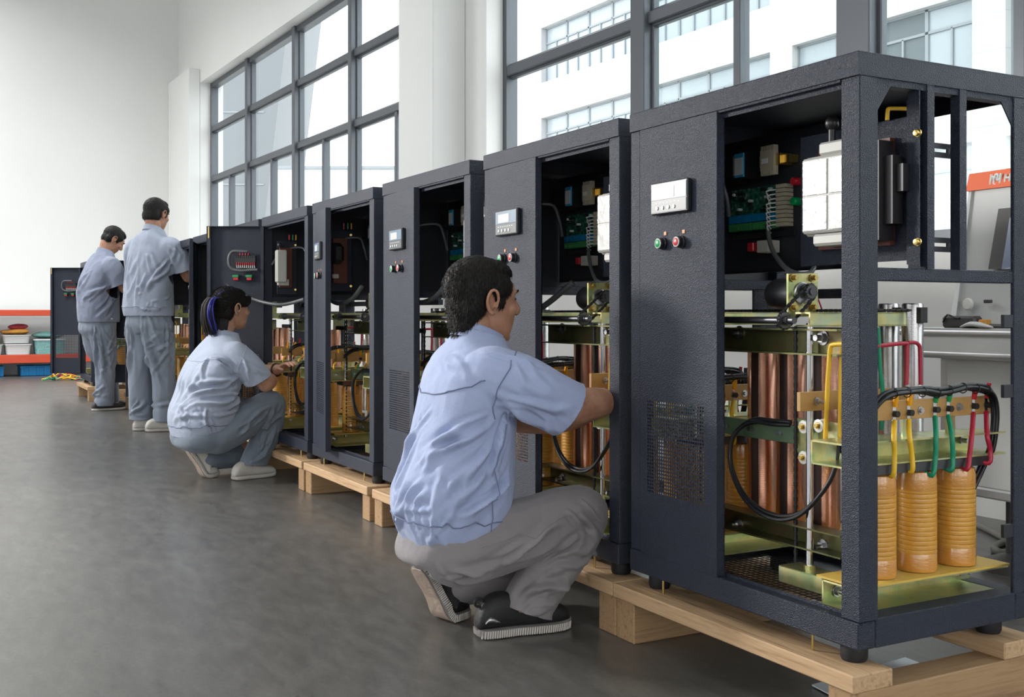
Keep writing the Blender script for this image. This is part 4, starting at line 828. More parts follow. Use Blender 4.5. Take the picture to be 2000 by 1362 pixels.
def hand_parts(mb, wrist, d, up, side, curl=.5, spread=.12, s=1.0):
    """palm and five fingers; d: finger direction, up: back of the hand, side: +1 right hand"""
    w_, d = V(wrist), V(d).normalized(); up = (V(up) - d * V(up).dot(d)).normalized(); r = d.cross(up).normalized() * side   # r: towards little finger? thumb is at -r
    mb.loft([(w_ - d * .02 * s, r * .024 * s, up * .019 * s), (w_ + d * .02 * s, r * .031 * s, up * .016 * s), (w_ + d * .055 * s, r * .040 * s, up * .014 * s), (w_ + d * .088 * s, r * .039 * s, up * .011 * s)], n=16, k=3, ex=2.6)
    for i, (o, L_) in enumerate(((-.029, .070), (-.010, .078), (.010, .073), (.028, .058))):
        b = w_ + d * .080 * s + r * o * s; dd = (d + r * (o * spread * 8)).normalized(); pts = [b]; a = 0.0
        for k, f_ in enumerate((.44, .32, .24)):
            a += curl * (.55 + .25 * k); q = dd * math.cos(a) - up * math.sin(a); pts.append(pts[-1] + q * (L_ * f_ * s))
        limb(mb, pts, [.0095 * s, .0088 * s, .0080 * s, .0066 * s], n=10, k=3)
    b = w_ + d * .022 * s - r * .026 * s; q = (d * .75 - r * .55 - up * .30).normalized(); q2 = (d * .9 - r * .15 - up * (.25 + curl * .5)).normalized()
    limb(mb, [b, b + q * .040 * s, b + q * .040 * s + q2 * .030 * s, b + q * .040 * s + q2 * .055 * s], [.014 * s, .0105 * s, .0095 * s, .0075 * s], n=10, k=3)
def shoe(parent, heel, toe, width, pitch, up_mt, sole_mt, kind, h=.085, roll=0.0):
    """heel/toe: ground points in parent space; pitch: heel lifted by that angle about the ball of the foot"""
    heel, toe = V(heel), V(toe); f_ = (toe - heel); L_ = f_.length; f_ = f_.normalized(); up = V((0, 0, 1)); r = f_.cross(up).normalized()
    ball = .70
    def sp(t, z):   # spine: flat ahead of the ball, lifted behind it
        if t >= ball or pitch == 0: q = heel + f_ * (L_ * t) + up * z
        else:
            d = (ball - t) * L_; k = min(1.0, d / .05); a = pitch * (.5 + .5 * k) if d < .05 else pitch
            q = heel + f_ * (L_ * ball) - f_ * (d * math.cos(a)) + up * (d * math.sin(a)) + (up * math.cos(a) + f_ * math.sin(a)) * z
        return q
    def nrm(t):
        if t >= ball or pitch == 0: return up
        d = (ball - t) * L_; a = pitch * (.5 + .5 * min(1, d / .05)); return (up * math.cos(a) + f_ * math.sin(a))
    wt = [(0.0, .55), (.06, .80), (.2, .86), (.4, .80), (.6, .95), (.75, 1.0), (.88, .88), (.96, .60), (1.0, .30)]
    root = bpy.data.objects.new('shoe', None); COL.objects.link(root); root.parent = parent
    hs = .026 if kind != 'low' else .022
    MB().loft([(sp(t, hs / 2 + (.010 * max(0, (t - .8) / .2) ** 2) + (.004 if t < .02 else 0)), r * (width * w_), nrm(t) * (hs / 2 * (.8 if t > .97 or t < .02 else 1))) for t, w_ in wt], n=24, k=3, ex=5).build('sole', sole_mt, root, True, 45)
    hp = [(0.0, .50, .035), (.05, .74, h * .75), (.16, .80, h), (.30, .76, h * 1.02), (.45, .78, h * .84), (.60, .92, h * .72), (.75, .96, h * .62), (.88, .86, h * .52), (.955, .62, h * .38), (.99, .30, h * .18)]
    MB().loft([(sp(t, hs * .8 + hh / 2), r * (width * w_ * .96), nrm(t) * (hh / 2)) for t, w_, hh in hp], n=24, k=3, ex=2.5).build('upper', up_mt, root, True, 80)
    if kind == 'sport':
        for s in (-1, 1):
          mbr = MB()
          for i in range(40):
            t = .02 + .95 * i / 39
            for j in range(len(wt) - 1):
                if wt[j][0] <= t <= wt[j + 1][0]: w_ = wt[j][1] + (wt[j + 1][1] - wt[j][1]) * (t - wt[j][0]) / (wt[j + 1][0] - wt[j][0])
            mbr.cyl(sp(t, .003) + r * (s * width * w_ * .985), sp(t + .008, .023) + r * (s * width * w_ * .985), .0026, n=5)
          mbr.build('sole_rib_band', M['sole_w'], root)
        MB().loft([(sp(.05, .045), r * (width * .80), nrm(.05) * .004), (sp(.10, .055), r * (width * .85), nrm(.1) * .014), (sp(.20, .045), r * (width * .86), nrm(.2) * .004)], n=20, k=3).build('heel_patch', M['silver'], root, True, 80)
        MB().torus(sp(.02, h * 1.0), r, .011, .004).build('pull_tab', up_mt, root, True)
    if pitch:   # tread under the lifted foot
        MB().loft([(sp(t, -.001), r * (width * w_ * .86), nrm(t) * .002) for t, w_ in wt if t <= .75], n=20, k=3, ex=5).build('tread', M['sole_t'], root, True, 45)
    return root
def folds(amp, f1, f2, seed, zs=(1, 1, 1), lines=()):
    """soft random folds plus creases that run over the cloth; lines: (from, to, spread, count, width, height)"""
    def fn(me):
        n = len(me.vertices); co = np.empty(n * 3, np.float32); me.vertices.foreach_get('co', co); co = co.reshape(n, 3).astype(np.float64)
        nr = np.empty(n * 3, np.float32); me.vertex_normals.foreach_get('vector', nr); nr = nr.reshape(n, 3)
        d = np.zeros(n); o = V((seed, seed * 1.7, 0)); wob = np.zeros(n)
        for i in range(n):
            p = co[i]; q = V((p[0] * zs[0], p[1] * zs[1], p[2] * zs[2]))
            a = 1 - abs(noise.noise(q * f1 + o)) * 2.2; b = 1 - abs(noise.noise(q * f2 + o * 2)) * 2.2
            d[i] = amp * (.7 * a + .35 * b - .35); wob[i] = noise.noise(V(p) * 14 + o) * .008
        bv = BVHTree.FromPolygons([V(x) for x in co], [tuple(f.vertices) for f in me.polygons]); rnd = random.Random(int(seed * 100))
        for a, b, sp, cnt, wd, ht in lines:
            for _ in range(cnt):
                jj = lambda k: V((rnd.uniform(-sp, sp), rnd.uniform(-sp, sp), rnd.uniform(-sp, sp))) * k
                p, q = V(a) + jj(1), V(b) + jj(1.5); w_ = wd * rnd.uniform(.7, 1.3); h = ht * rnd.uniform(.55, 1.2); bow = jj(.8)
                P = np.array([bv.find_nearest(p.lerp(q, t / 9) + bow * math.sin(math.pi * t / 9))[0] for t in range(10)])
                box = np.all((co > P.min(0) - 4 * wd) & (co < P.max(0) + 4 * wd), axis=1); ix = np.nonzero(box)[0]
                if not len(ix): continue
                X = co[ix]; best = np.full(len(ix), 1e9); tt = np.zeros(len(ix))
                for k in range(9):
                    e = P[k + 1] - P[k]; l2 = max(e @ e, 1e-9); t = np.clip(((X - P[k]) @ e) / l2, 0, 1); r = np.linalg.norm(X - P[k] - t[:, None] * e, axis=1)
                    m = r < best; best[m] = r[m]; tt[m] = (k + t[m]) / 9
                kk = np.abs(best + wob[ix] * .5); env = np.sin(np.pi * np.clip(tt, .001, .999)) ** .6; w2 = w_ * (.65 + .7 * tt)
                d[ix] += h * env * (np.exp(-(kk / w2) ** 2) - .45 * np.exp(-((kk - 2.0 * w2) / w2) ** 2))
        d = np.clip(d, -.022, .022); co += nr * d[:, None]; me.vertices.foreach_set('co', co.astype(np.float32).ravel())
    fn.whole = True
    return fn
def fuzz(parent, target, n, ln, mt, seed, lift=.32, flow=(0, -.35, -.9), keep=None):
    """short tapered hair blades growing from a hair surface"""
    rnd = random.Random(seed); me = target.data; vs = []; fs = []; fl = V(flow); N = len(me.polygons)
    for i in range(n):
        f = me.polygons[rnd.randrange(N)]; c = f.center; nn = f.normal
        if keep and not keep(c): continue
        d = (nn * lift * rnd.uniform(.5, 1.4) + fl * .8 + V((rnd.uniform(-.2, .2), rnd.uniform(-.2, .2), rnd.uniform(-.15, .15)))).normalized(); d = (d - nn * min(0, d.dot(nn)))
        sd = nn.cross(d); sd = (sd.normalized() if sd.length > 1e-5 else V((1, 0, 0))) * rnd.uniform(.0007, .0013); L_ = ln * rnd.uniform(.6, 1.3); b = c - nn * .001; o = len(vs)
        vs += [b - sd, b + sd, b + nn * .0012, b + d * L_ * .6 - sd * .6 + nn * .001, b + d * L_ * .6 + sd * .6 + nn * .001, b + d * L_ - V((0, 0, L_ * .12))]
        fs += [(o, o + 1, o + 4, o + 3), (o + 3, o + 4, o + 5), (o + 1, o + 2, o + 4), (o + 2, o, o + 3)]
    me2 = bpy.data.meshes.new('hair_strands'); me2.from_pydata([tuple(v) for v in vs], [], fs); o = link('hair_strands', me2, mt, parent); o['kind'] = 'stuff'; return o
def seam(parent, target, pts, r, mt, name='seam'):
    bv = BVHTree.FromPolygons([v.co for v in target.data.vertices], [tuple(f.vertices) for f in target.data.polygons]); P = []
    for p in smooth_path([V(q) for q in pts], 6):
        q = bv.find_nearest(p); P.append(q[0] + q[1] * r * .8)
    MB().tube(P, r, n=6, sm=1).build(name, mt, parent, True, 180)
def ring(parent, name, c, u, v, h, mt, t=.004):
    """open band: centre, half axes, height vector"""
    c, u, v, h = V(c), V(u), V(v), V(h); mb = MB(); n = 36; vs = []
    for k, (s, hh) in enumerate(((1, 0), (1, 1), (.94, 1), (.94, 0))):
        for i in range(n): a = 2 * math.pi * i / n; vs.append(c + h * hh + (u * math.cos(a) + v * math.sin(a)) * s)
    fs = [(j * n + i, j * n + (i + 1) % n, ((j + 1) % 4) * n + (i + 1) % n, ((j + 1) % 4) * n + i) for j in range(4) for i in range(n)]
    mb.add(vs, fs).build(name, mt, parent, True, 50)
def hair_short(Hm, nape=-.06, grow=1.0):
    mb = MB()
    mb.ell((0, -.020, .040), (.0805, .0965, .0850), n=24, k=16); mb.ell((0, .028, .088), (.062, .052, .030), Matrix.Rotation(-.25, 3, 'X'))
    mb.ell((0, -.052, -.010), (.064, .052, .062), n=20, k=12); mb.loft([((0, -.048, -.02), (.062, 0, 0), (0, .054, 0)), ((0, -.046, nape + .02), (.052, 0, 0), (0, .042, 0)), ((0, -.042, nape - .005), (.044, 0, 0), (0, .032, 0)), ((0, -.040, nape - .018), (.034, 0, 0), (0, .022, 0))], n=24, k=3)
    for s in (-1, 1): mb.ell((s * .058, .012, .040), (.0215, .052, .040)); mb.ell((s * .0655, .028, .008), (.006, .014, .030)); mb.ell((s * .05, -.045, -.015), (.028, .035, .045))
    return mb.xf(Hm)
def Hmat(c, yaw=0, pitch=0, roll=0, s=1.0): return Matrix.Translation(c) @ Matrix.Rotation(yaw, 4, 'Z') @ Matrix.Rotation(pitch, 4, 'X') @ Matrix.Rotation(roll, 4, 'Y') @ Matrix.Scale(s, 4)
def person(label, loc, rz, body_fn, skin, vox, Hm, woman=False):
    mb = head_parts(Hm, woman); body_fn(mb)
    b = fuse('person', mb, vox, skin, None, sm=3); b.location = loc; b.rotation_euler = (0, 0, rz)
    tag(b, label, 'person', 'workers in grey uniforms'); face_children(b, Hm); return b

# ---- crouching man
Hm = Hmat((0, .028, .930), R_(2), R_(-4), 0, 1.02)
def bd(mb):
    limb(mb, [Hm @ V((0, -.025, -.05)), (0, .0, .82), (0, .0, .76)], [.058, .056, .052])
    torso(mb, [(0, -.05, .24, .13, .10), (0, -.06, .40, .13, .10), (0, -.03, .60, .13, .095), (0, -.01, .74, .13, .08), (0, -.01, .78, .08, .06)])
    limb(mb, [(.15, .0, .735), (.20, .10, .685), (.205, .20, .632)], [.058, .052, .045]); limb(mb, [(.205, .20, .632), (.175, .29, .640), (.13, .385, .640)], [.047, .046, .030])
    limb(mb, [(-.15, .0, .735), (-.20, .10, .66), (-.17, .22, .57)], [.058, .052, .044]); limb(mb, [(-.17, .22, .57), (-.08, .32, .57), (-.02, .40, .60)], [.044, .040, .028])
    hand_parts(mb, (.125, .395, .640), (-.15, 1, .05), (.9, .1, .4), 1, .55); hand_parts(mb, (-.018, .41, .605), (.25, 1, .2), (-.8, .1, .6), -1, .55)
    limb(mb, [(.09, -.10, .26), (.11, .10, .29), (.12, .30, .33)], [.08, .065, .05]); limb(mb, [(.12, .29, .33), (.11, .20, .20), (.10, .09, .07)], [.05, .05, .035])
    limb(mb, [(-.09, -.10, .26), (-.12, .10, .19), (-.13, .27, .10)], [.08, .06, .05]); limb(mb, [(-.13, .26, .095), (-.12, .10, .10), (-.11, -.06, .10)], [.045, .045, .03])
man = person('crouching man with black hair, blue work shirt and black sneakers reaching into a cabinet', (-1.13, -.33, 0), R_(-4), bd, M['skin'], .0034, Hm)
hm_ = fuse('hair', hair_short(Hm, -.105), .004, M['hair'], man, 3, lambda p: .0022 * noise.noise(V((p.x * 160, p.y * 160, p.z * 60))) + .002 * noise.noise(p * 45)); fuzz(man, hm_, 9000, .013, M['hair'], 1)
mb = MB()
torso(mb, [(0, -.062, .255, .175, .135), (0, -.072, .31, .195, .150), (0, -.070, .38, .205, .158), (0, -.050, .48, .200, .142), (0, -.032, .58, .195, .132), (0, -.022, .67, .200, .122), (0, -.012, .735, .190, .108), (0, .0, .785, .140, .088), (0, .010, .825, .085, .072), (0, .02, .86, .072, .066)])
limb(mb, [(.13, -.01, .725), (.195, .085, .685), (.212, .185, .635), (.215, .25, .61)], [.085, .082, .080, .08]); limb(mb, [(-.13, -.01, .725), (-.20, .085, .66), (-.18, .20, .59), (-.16, .26, .56)], [.085, .082, .078, .078])
sh = fuse('shirt', mb, .0055, M['shirt'], man, 5, folds(.008, 5.5, 12, 3.1, (1, 1, .55), [((.20, -.03, .60), (.08, -.19, .46), .03, 5, .009, .011), ((.21, .0, .56), (.16, -.15, .36), .025, 4, .010, .012), ((.02, -.17, .60), (-.04, -.22, .40), .05, 4, .012, .009), ((.20, .05, .48), (.17, -.10, .33), .02, 4, .008, .012), ((.14, -.18, .33), (.10, -.21, .42), .07, 7, .008, .010), ((.0, -.21, .33), (-.02, -.22, .41), .07, 5, .008, .009), ((.16, -.02, .77), (.25, .12, .70), .025, 4, .009, .008), ((.23, -.03, .66), (.25, .15, .60), .03, 4, .009, .010), ((.05, -.11, .78), (.17, -.06, .74), .02, 3, .008, .007), ((.20, .03, .64), (.21, -.03, .45), .015, 3, .007, .012)]), [((.212, .192, .632), (.05, .85, -.48), .14), ((-.18, .205, .587), (.15, .8, -.5), .13), ((0, .018, .838), (0, .3, 1), .12), ((0, -.06, .262), (0, 0, -1), .30)], .003)
seam(sh, sh, [(.24, -.08, .712), (.15, -.19, .70), (.0, -.24, .695), (-.15, -.19, .70), (-.24, -.08, .712)], .0020, M['seam'], 'yoke_seam')
seam(sh, sh, [(.165, .06, .79), (.225, .01, .74), (.225, -.03, .68), (.20, -.02, .61)], .0016, M['seam'], 'sleeve_seam')
seam(sh, sh, [(.23, .0, .60), (.23, -.02, .50), (.24, -.02, .40), (.22, -.02, .30)], .0014, M['seam'], 'side_seam')
seam(sh, sh, [(math.sin(a) * .25, -.065 - math.cos(a) * .2, .325) for a in [R_(-150 + 30 * i) for i in range(11)]], .0018, M['seam'], 'waist_seam')
MB().loft([((0, .012, .815), (.083, 0, 0), (0, .078, -.020)), ((0, .018, .836), (.075, 0, 0), (0, .070, -.024)), ((0, .022, .852), (.069, 0, 0), (0, .065, -.026))], n=36, k=3).build('collar', M['shirt'], sh, True, 80)
mb = MB()
torso(mb, [(0, -.08, .185, .10, .08), (0, -.085, .215, .165, .13), (0, -.072, .27, .180, .135), (0, -.06, .32, .16, .12), (0, -.05, .36, .14, .10)])
limb(mb, [(.085, -.10, .245), (.115, .05, .275), (.13, .19, .315), (.125, .295, .335)], [.105, .095, .085, .068]); limb(mb, [(.125, .30, .33), (.118, .24, .235), (.108, .165, .14), (.10, .125, .075), (.10, .115, .03)], [.066, .075, .076, .074, .074])
limb(mb, [(-.085, -.10, .25), (-.12, .05, .19), (-.14, .20, .12), (-.14, .26, .095)], [.10, .085, .07, .06]); limb(mb, [(-.14, .26, .09), (-.13, .14, .095), (-.12, .03, .095), (-.118, -.02, .10)], [.06, .064, .062, .062])
pt = fuse('trousers', mb, .0055, M['pants'], man, 5, folds(.006, 6, 14, 9.2, (1, .6, 1), [((.19, -.03, .23), (.21, .18, .30), .03, 6, .009, .011), ((.20, .22, .35), (.19, .30, .28), .03, 5, .008, .010), ((.18, .16, .22), (.19, .27, .25), .025, 5, .008, .010), ((.17, .07, .12), (.18, .22, .16), .02, 4, .009, .012), ((.17, .06, .07), (.17, .18, .085), .012, 3, .009, .012), ((.15, -.16, .20), (.18, .0, .18), .03, 4, .010, .009)]), [((.10, .115, .060), (0, -.34, -.92), .15)], .003)
seam(pt, pt, [(.2, -.06, .27), (.24, .05, .30), (.22, .18, .34), (.2, .28, .345)], .0013, M['pants'], 'side_seam')
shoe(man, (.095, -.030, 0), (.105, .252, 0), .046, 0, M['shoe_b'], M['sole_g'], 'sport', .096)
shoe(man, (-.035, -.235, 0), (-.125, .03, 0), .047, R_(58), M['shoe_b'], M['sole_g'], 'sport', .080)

# ---- crouching woman
Hw = Hmat((0, .040, .920), R_(0), R_(-2), 0, .97)
def bd(mb):
    limb(mb, [Hw @ V((0, -.025, -.05)), (0, .0, .80), (0, .0, .74)], [.050, .050, .045])
    torso(mb, [(0, -.10, .24, .13, .10), (0, -.12, .40, .12, .10), (0, -.08, .58, .12, .09), (0, -.03, .72, .12, .07), (0, -.01, .76, .07, .05)])
    limb(mb, [(.12, -.02, .68), (.18, .04, .60), (.20, .130, .515)], [.042, .044, .040]); limb(mb, [(.20, .125, .512), (.15, .19, .525), (.09, .215, .535), (.03, .225, .54)], [.042, .040, .033, .026])
    limb(mb, [(-.12, -.02, .68), (-.13, .11, .61), (-.07, .225, .562)], [.042, .044, .038]); limb(mb, [(-.07, .225, .562), (.04, .25, .574), (.145, .258, .588)], [.039, .038, .026])
    hand_parts(mb, (.15, .258, .590), (.92, -.05, .40), (-.40, -.1, .9), -1, .45, s=.95); hand_parts(mb, (.03, .225, .54), (-1, .1, -.05), (0, .4, .9), 1, .6, s=.9)
    limb(mb, [(.09, -.10, .26), (.11, .08, .33), (.12, .24, .41)], [.08, .065, .05]); limb(mb, [(.12, .24, .41), (.11, .19, .24), (.10, .09, .07)], [.05, .045, .03])
    limb(mb, [(-.09, -.10, .26), (-.12, .08, .19), (-.13, .23, .10)], [.08, .06, .05]); limb(mb, [(-.13, .22, .095), (-.12, .06, .10), (-.11, -.08, .10)], [.045, .042, .028])
wom = person('crouching woman with blue streaked ponytail, pale uniform and white slip-on shoes', (-4.27, -.27, 0), R_(17), bd, M['skin_w'], .0036, Hw)
mb = MB()
mb.ell((0, -.020, .038), (.0800, .0960, .0860), n=24, k=16); mb.ell((0, .030, .085), (.060, .050, .030), Matrix.Rotation(-.25, 3, 'X')); mb.ell((0, -.055, -.02), (.066, .050, .07))
for s in (-1, 1): mb.ell((s * .058, .020, .045), (.0215, .056, .040)); mb.tube([(s * .050, .082, .070), (s * .066, .070, .035), (s * .070, .052, .012)], [.012, .012, .005], n=8); mb.ell((s * .052, -.045, -.02), (.028, .032, .05))
mb.xf(Hw); fuzz(wom, fuse('hair', mb, .004, M['hair'], wom, 3, lambda p: .0018 * noise.noise(V((p.x * 160, p.y * 160, p.z * 50)))), 5000, .022, M['hair'], 4, .12, (0, -.9, .1))
def strands(name, mt, n, seed, r0, sx, x0):
    rnd = random.Random(seed); mb = MB(); base = [(0, -.098, .052), (0, -.132, .050), (0, -.150, .005), (0, -.150, -.055), (0, -.132, -.115), (0, -.118, -.150)]; fan = [.010, .016, .026, .032, .034, .030]
    for i in range(n):
        a = rnd.uniform(0, 6.283); k = math.sqrt(rnd.random()); ox, oy = math.cos(a) * k, math.sin(a) * k * .8; e = rnd.uniform(.82, 1.05); P_ = []
        for (bx, by, bz), f_ in zip(base, fan): P_.append(Hw @ V((bx + x0 + sx * ox * f_ * 1.3 + rnd.uniform(-.002, .002), by + oy * f_ + rnd.uniform(-.002, .002), .05 + (bz - .05) * e)))
        mb.tube(P_, [r0 * .7, r0, r0 * 1.1, r0, r0 * .8, r0 * .2], n=6, sm=4)
    return mb.build(name, mt, wom, True, 180)
strands('ponytail', M['hair'], 60, 4, .0062, 1.0, 0); strands('blue_streak', M['hair_b'], 7, 9, .0042, .30, .040); strands('blue_streak', M['hair_b'], 4, 12, .0036, .25, .018)
tie = MB(); tie.torus(Hw @ V((0, -.108, .050)), (0, -1, .1), .015, .006); tie.build('hair_tie', M['black'], wom, True)
rnd = random.Random(21); mb = MB()
for i in range(40):
    a = rnd.uniform(-1.2, 1.2); x = .062 * math.sin(a); yb = -.02 - .062 * math.cos(a); e = rnd.uniform(-.15, -.12)
    mb.tube([Hw @ V(q) for q in ((x, yb, -.02), (x * 1.06, yb - .012, -.07), (x * 1.05, yb - .016, -.11), (x * .95, yb - .010, e))], [.006, .0065, .005, .0015], n=6, sm=4)
mb.build('loose_hair', M['hair'], wom, True, 180)
mb = MB()
for dx in (.022, .031, .040): mb.tube([Hw @ V(q) for q in ((dx, .0, .127 - dx * .3), (dx + .002, -.05, .113 - dx * .3), (dx * .8, -.09, .082), (dx * .4, -.108, .055))], [.001, .004, .0045, .003], n=6, sm=5)
mb.build('blue_streak', M['hair_b'], wom, True, 180)
mb = MB()
torso(mb, [(0, -.135, .235, .165, .145), (0, -.135, .30, .19, .160), (0, -.130, .38, .20, .165), (0, -.105, .47, .20, .152), (0, -.085, .56, .19, .142), (0, -.060, .64, .185, .120), (0, -.035, .70, .17, .098), (0, -.015, .75, .125, .078), (0, .0, .785, .078, .066), (0, .01, .81, .07, .062)])
limb(mb, [(.12, -.03, .68), (.178, .02, .62), (.200, .075, .55), (.205, .11, .50)], [.080, .078, .075, .074]); limb(mb, [(-.12, -.02, .68), (-.16, .06, .63), (-.12, .15, .595), (-.10, .18, .58)], [.08, .076, .074, .074])
sw_ = fuse('shirt', mb, .0068, M['shirt_w'], wom, 5, folds(.005, 5, 11, 5.7, (.8, 1, 1.0), [((.20, -.01, .57), (.02, -.25, .46), .025, 4, .010, .014), ((.20, .0, .50), (.06, -.27, .40), .03, 4, .010, .015), ((.19, .0, .43), (.05, -.27, .34), .03, 4, .009, .014), ((.10, -.14, .65), (.20, -.03, .59), .015, 4, .007, .011), ((.08, -.15, .66), (.10, -.20, .50), .03, 3, .010, .011), ((.18, -.18, .30), (.15, -.24, .40), .03, 4, .008, .011), ((.06, -.26, .30), (.04, -.28, .38), .05, 4, .008, .010), ((-.05, -.25, .60), (-.06, -.28, .42), .04, 3, .012, .009), ((.21, -.02, .65), (.24, .08, .54), .02, 4, .009, .010)]), [((.200, .082, .540), (.05, .5, -.85), .13), ((-.12, .155, .592), (.35, .85, -.3), .12), ((0, .008, .792), (0, .15, 1), .11), ((0, -.13, .245), (0, 0, -1), .30)], .003)
seam(sw_, sw_, [(.18, -.12, .66), (.10, -.18, .655), (0, -.2, .655), (-.10, -.18, .655), (-.18, -.12, .66)], .0016, M['shirt_w'], 'yoke_seam')
seam(sw_, sw_, [(.16, .03, .72), (.22, -.02, .67), (.22, -.05, .60), (.20, -.03, .53)], .0016, M['shirt_w'], 'sleeve_seam')
seam(sw_, sw_, [(math.sin(a) * .25, -.135 - math.cos(a) * .2, .295) for a in [R_(-150 + 30 * i) for i in range(11)]], .002, M['seam'], 'waist_seam')
MB().loft([((0, .002, .772), (.078, 0, 0), (0, .070, -.014)), ((0, .008, .796), (.068, 0, 0), (0, .062, -.016))], n=36, k=3).build('collar', M['shirt_w'], sw_, True, 80)
mb = MB()
torso(mb, [(0, -.13, .160, .09, .09), (0, -.135, .195, .16, .14), (0, -.128, .25, .185, .155), (0, -.12, .31, .17, .14), (0, -.11, .36, .14, .11)])
limb(mb, [(.085, -.12, .25), (.115, .02, .30), (.125, .14, .365), (.12, .225, .41)], [.105, .095, .085, .068]); limb(mb, [(.12, .235, .405), (.115, .21, .29), (.108, .16, .17), (.10, .12, .095), (.10, .115, .05)], [.066, .073, .072, .073, .075])
limb(mb, [(-.085, -.12, .25), (-.12, .02, .20), (-.14, .16, .12), (-.14, .22, .095)], [.10, .085, .07, .06]); limb(mb, [(-.14, .22, .09), (-.13, .10, .095), (-.12, .0, .095), (-.118, -.05, .10)], [.06, .062, .060, .058])
fuse('trousers', mb, .0068, M['pants_w'], wom, 5, folds(.007, 7, 15, 2.2, (1, .7, 1), [((.19, -.02, .26), (.20, .14, .38), .03, 7, .008, .011), ((.18, .12, .26), (.19, .20, .36), .03, 5, .008, .010), ((.17, .12, .14), (.18, .18, .28), .025, 5, .008, .010), ((.18, .04, .10), (.18, .16, .12), .02, 3, .009, .010)]), [((.10, .116, .075), (0, -.1, -1), .14)], .003)
shoe(wom, (.095, -.005, 0), (.105, .250, 0), .044, 0, M['shoe_w'], M['sole_w'], 'low', .078)
shoe(wom, (-.125, -.235, 0), (-.095, .020, 0), .044, R_(56), M['shoe_w'], M['sole_w'], 'low', .075)
bc = MB(); bc.torus((.110, .256, .583), (1, .05, .13), .034, .0055, n=22, k=8); bc.build('bracelet', M['bracelet'], wom, True)

# ---- standing man in white shoes
Hs = Hmat((0, .045, 1.650), R_(4), R_(-14), 0, 1.03)
def bd(mb):
    limb(mb, [Hs @ V((0, -.025, -.05)), (0, .01, 1.53), (0, .005, 1.46)], [.056, .056, .05])
    torso(mb, [(0, -.03, .88, .13, .09), (0, -.02, 1.1, .13, .09), (0, 0, 1.3, .14, .09), (0, .0, 1.42, .13, .08), (0, 0, 1.47, .08, .06)])
    for s in (-1, 1):
        limb(mb, [(s * .18, .0, 1.42), (s * .23, .06, 1.30), (s * .24, .13, 1.17)], [.055, .048, .042]); limb(mb, [(s * .24, .13, 1.17), (s * .19, .25, 1.19), (s * .13, .37, 1.22)], [.042, .040, .028])
        hand_parts(mb, (s * .128, .38, 1.222), (-s * .2, 1, .15), (s * .8, .1, .5), s, .5)
        limb(mb, [(s * .085, -.02, .88), (s * .10, .02 if s > 0 else -.02, .42), (.11, .03, .09) if s > 0 else (-.085, -.02, .09)], [.08, .05, .035])
m2 = person('standing man with cropped hair and white shoes seen from behind at a cabinet', (-6.95, -.17, 0), R_(34), bd, M['skin'], .005, Hs)
fuzz(m2, fuse('hair', hair_short(Hs, -.03), .005, M['hair'], m2, 3, lambda p: .002 * noise.noise(p * 70)), 2500, .010, M['hair'], 2)
mb = MB()
torso(mb, [(0, -.03, .86, .195, .135), (0, -.035, .93, .205, .145), (0, -.03, 1.05, .205, .145), (0, -.02, 1.2, .205, .135), (0, -.005, 1.33, .205, .125), (0, .0, 1.42, .19, .105), (0, .0, 1.48, .135, .085), (0, .012, 1.525, .080, .070), (0, .02, 1.56, .068, .062)])
for s in (-1, 1): limb(mb, [(s * .15, .0, 1.405), (s * .215, .03, 1.35), (s * .245, .075, 1.25), (s * .25, .10, 1.19)], [.085, .082, .080, .08])
s2 = fuse('shirt', mb, .0085, M['shirt_2'], m2, 7, folds(.010, 4.5, 11, 8.1, (1.2, 1, .5), [((.20, -.03, 1.28), (.10, -.15, 1.05), .04, 6, .013, .014), ((.10, -.14, 1.38), (.14, -.14, 1.10), .05, 5, .012, .011), ((-.05, -.15, 1.3), (-.06, -.17, .98), .08, 5, .014, .010), ((.12, -.15, .95), (.10, -.16, 1.05), .10, 8, .010, .012), ((.22, -.03, 1.40), (.27, .02, 1.26), .03, 4, .011, .010)]), [((.247, .085, 1.225), (.1, .4, -.9), .13), ((-.247, .085, 1.225), (-.1, .4, -.9), .13), ((0, .015, 1.54), (0, .2, 1), .11), ((0, -.03, .875), (0, 0, -1), .3)], .003)
seam(s2, s2, [(math.sin(a) * .25, -.03 - math.cos(a) * .2, .945) for a in [R_(-150 + 30 * i) for i in range(11)]], .0025, M['shirt_2'], 'waist_seam')
MB().loft([((0, .008, 1.515), (.080, 0, 0), (0, .072, -.02)), ((0, .014, 1.550), (.070, 0, 0), (0, .066, -.024))], n=36, k=3).build('collar', M['shirt_2'], s2, True, 80)
mb = MB(); rq = Matrix.Rotation(R_(-22), 4, 'Z')
torso(mb, [(0, -.02, .74, .17, .12), (0, -.03, .82, .185, .135), (0, -.02, .92, .175, .12), (0, -.02, .97, .16, .11)])
for hx, kx, fx, fy, ky in ((-.085, -.10, -.085, -.02, -.02), (.085, .10, .11, .03, .02)):
    limb(mb, [(hx, -.025, .82), ((hx + kx) / 2, -.01, .62), (kx, ky, .42), ((kx + fx) / 2, (ky + fy) / 2, .22), (fx, fy, .06)], [.115, .105, .090, .085, .085])
fuse('trousers', mb, .0085, M['pants_2'], m2, 7, folds(.009, 6, 14, 4.4, (1.3, 1.3, .35), [((-.10, -.13, .85), (-.12, -.10, .45), .05, 6, .012, .013), ((.06, -.12, .88), (.16, -.02, .40), .05, 7, .012, .015), ((.16, -.03, .8), (.02, -.08, .45), .04, 4, .012, .014), ((-.14, -.13, .14), (-.02, -.10, .20), .04, 6, .012, .014), ((.02, .02, .15), (.15, .05, .22), .04, 5, .012, .013)]), [((-.085, -.02, .085), (0, 0, -1), .16), ((.11, .03, .075), (0, 0, -1), .16)], .003)
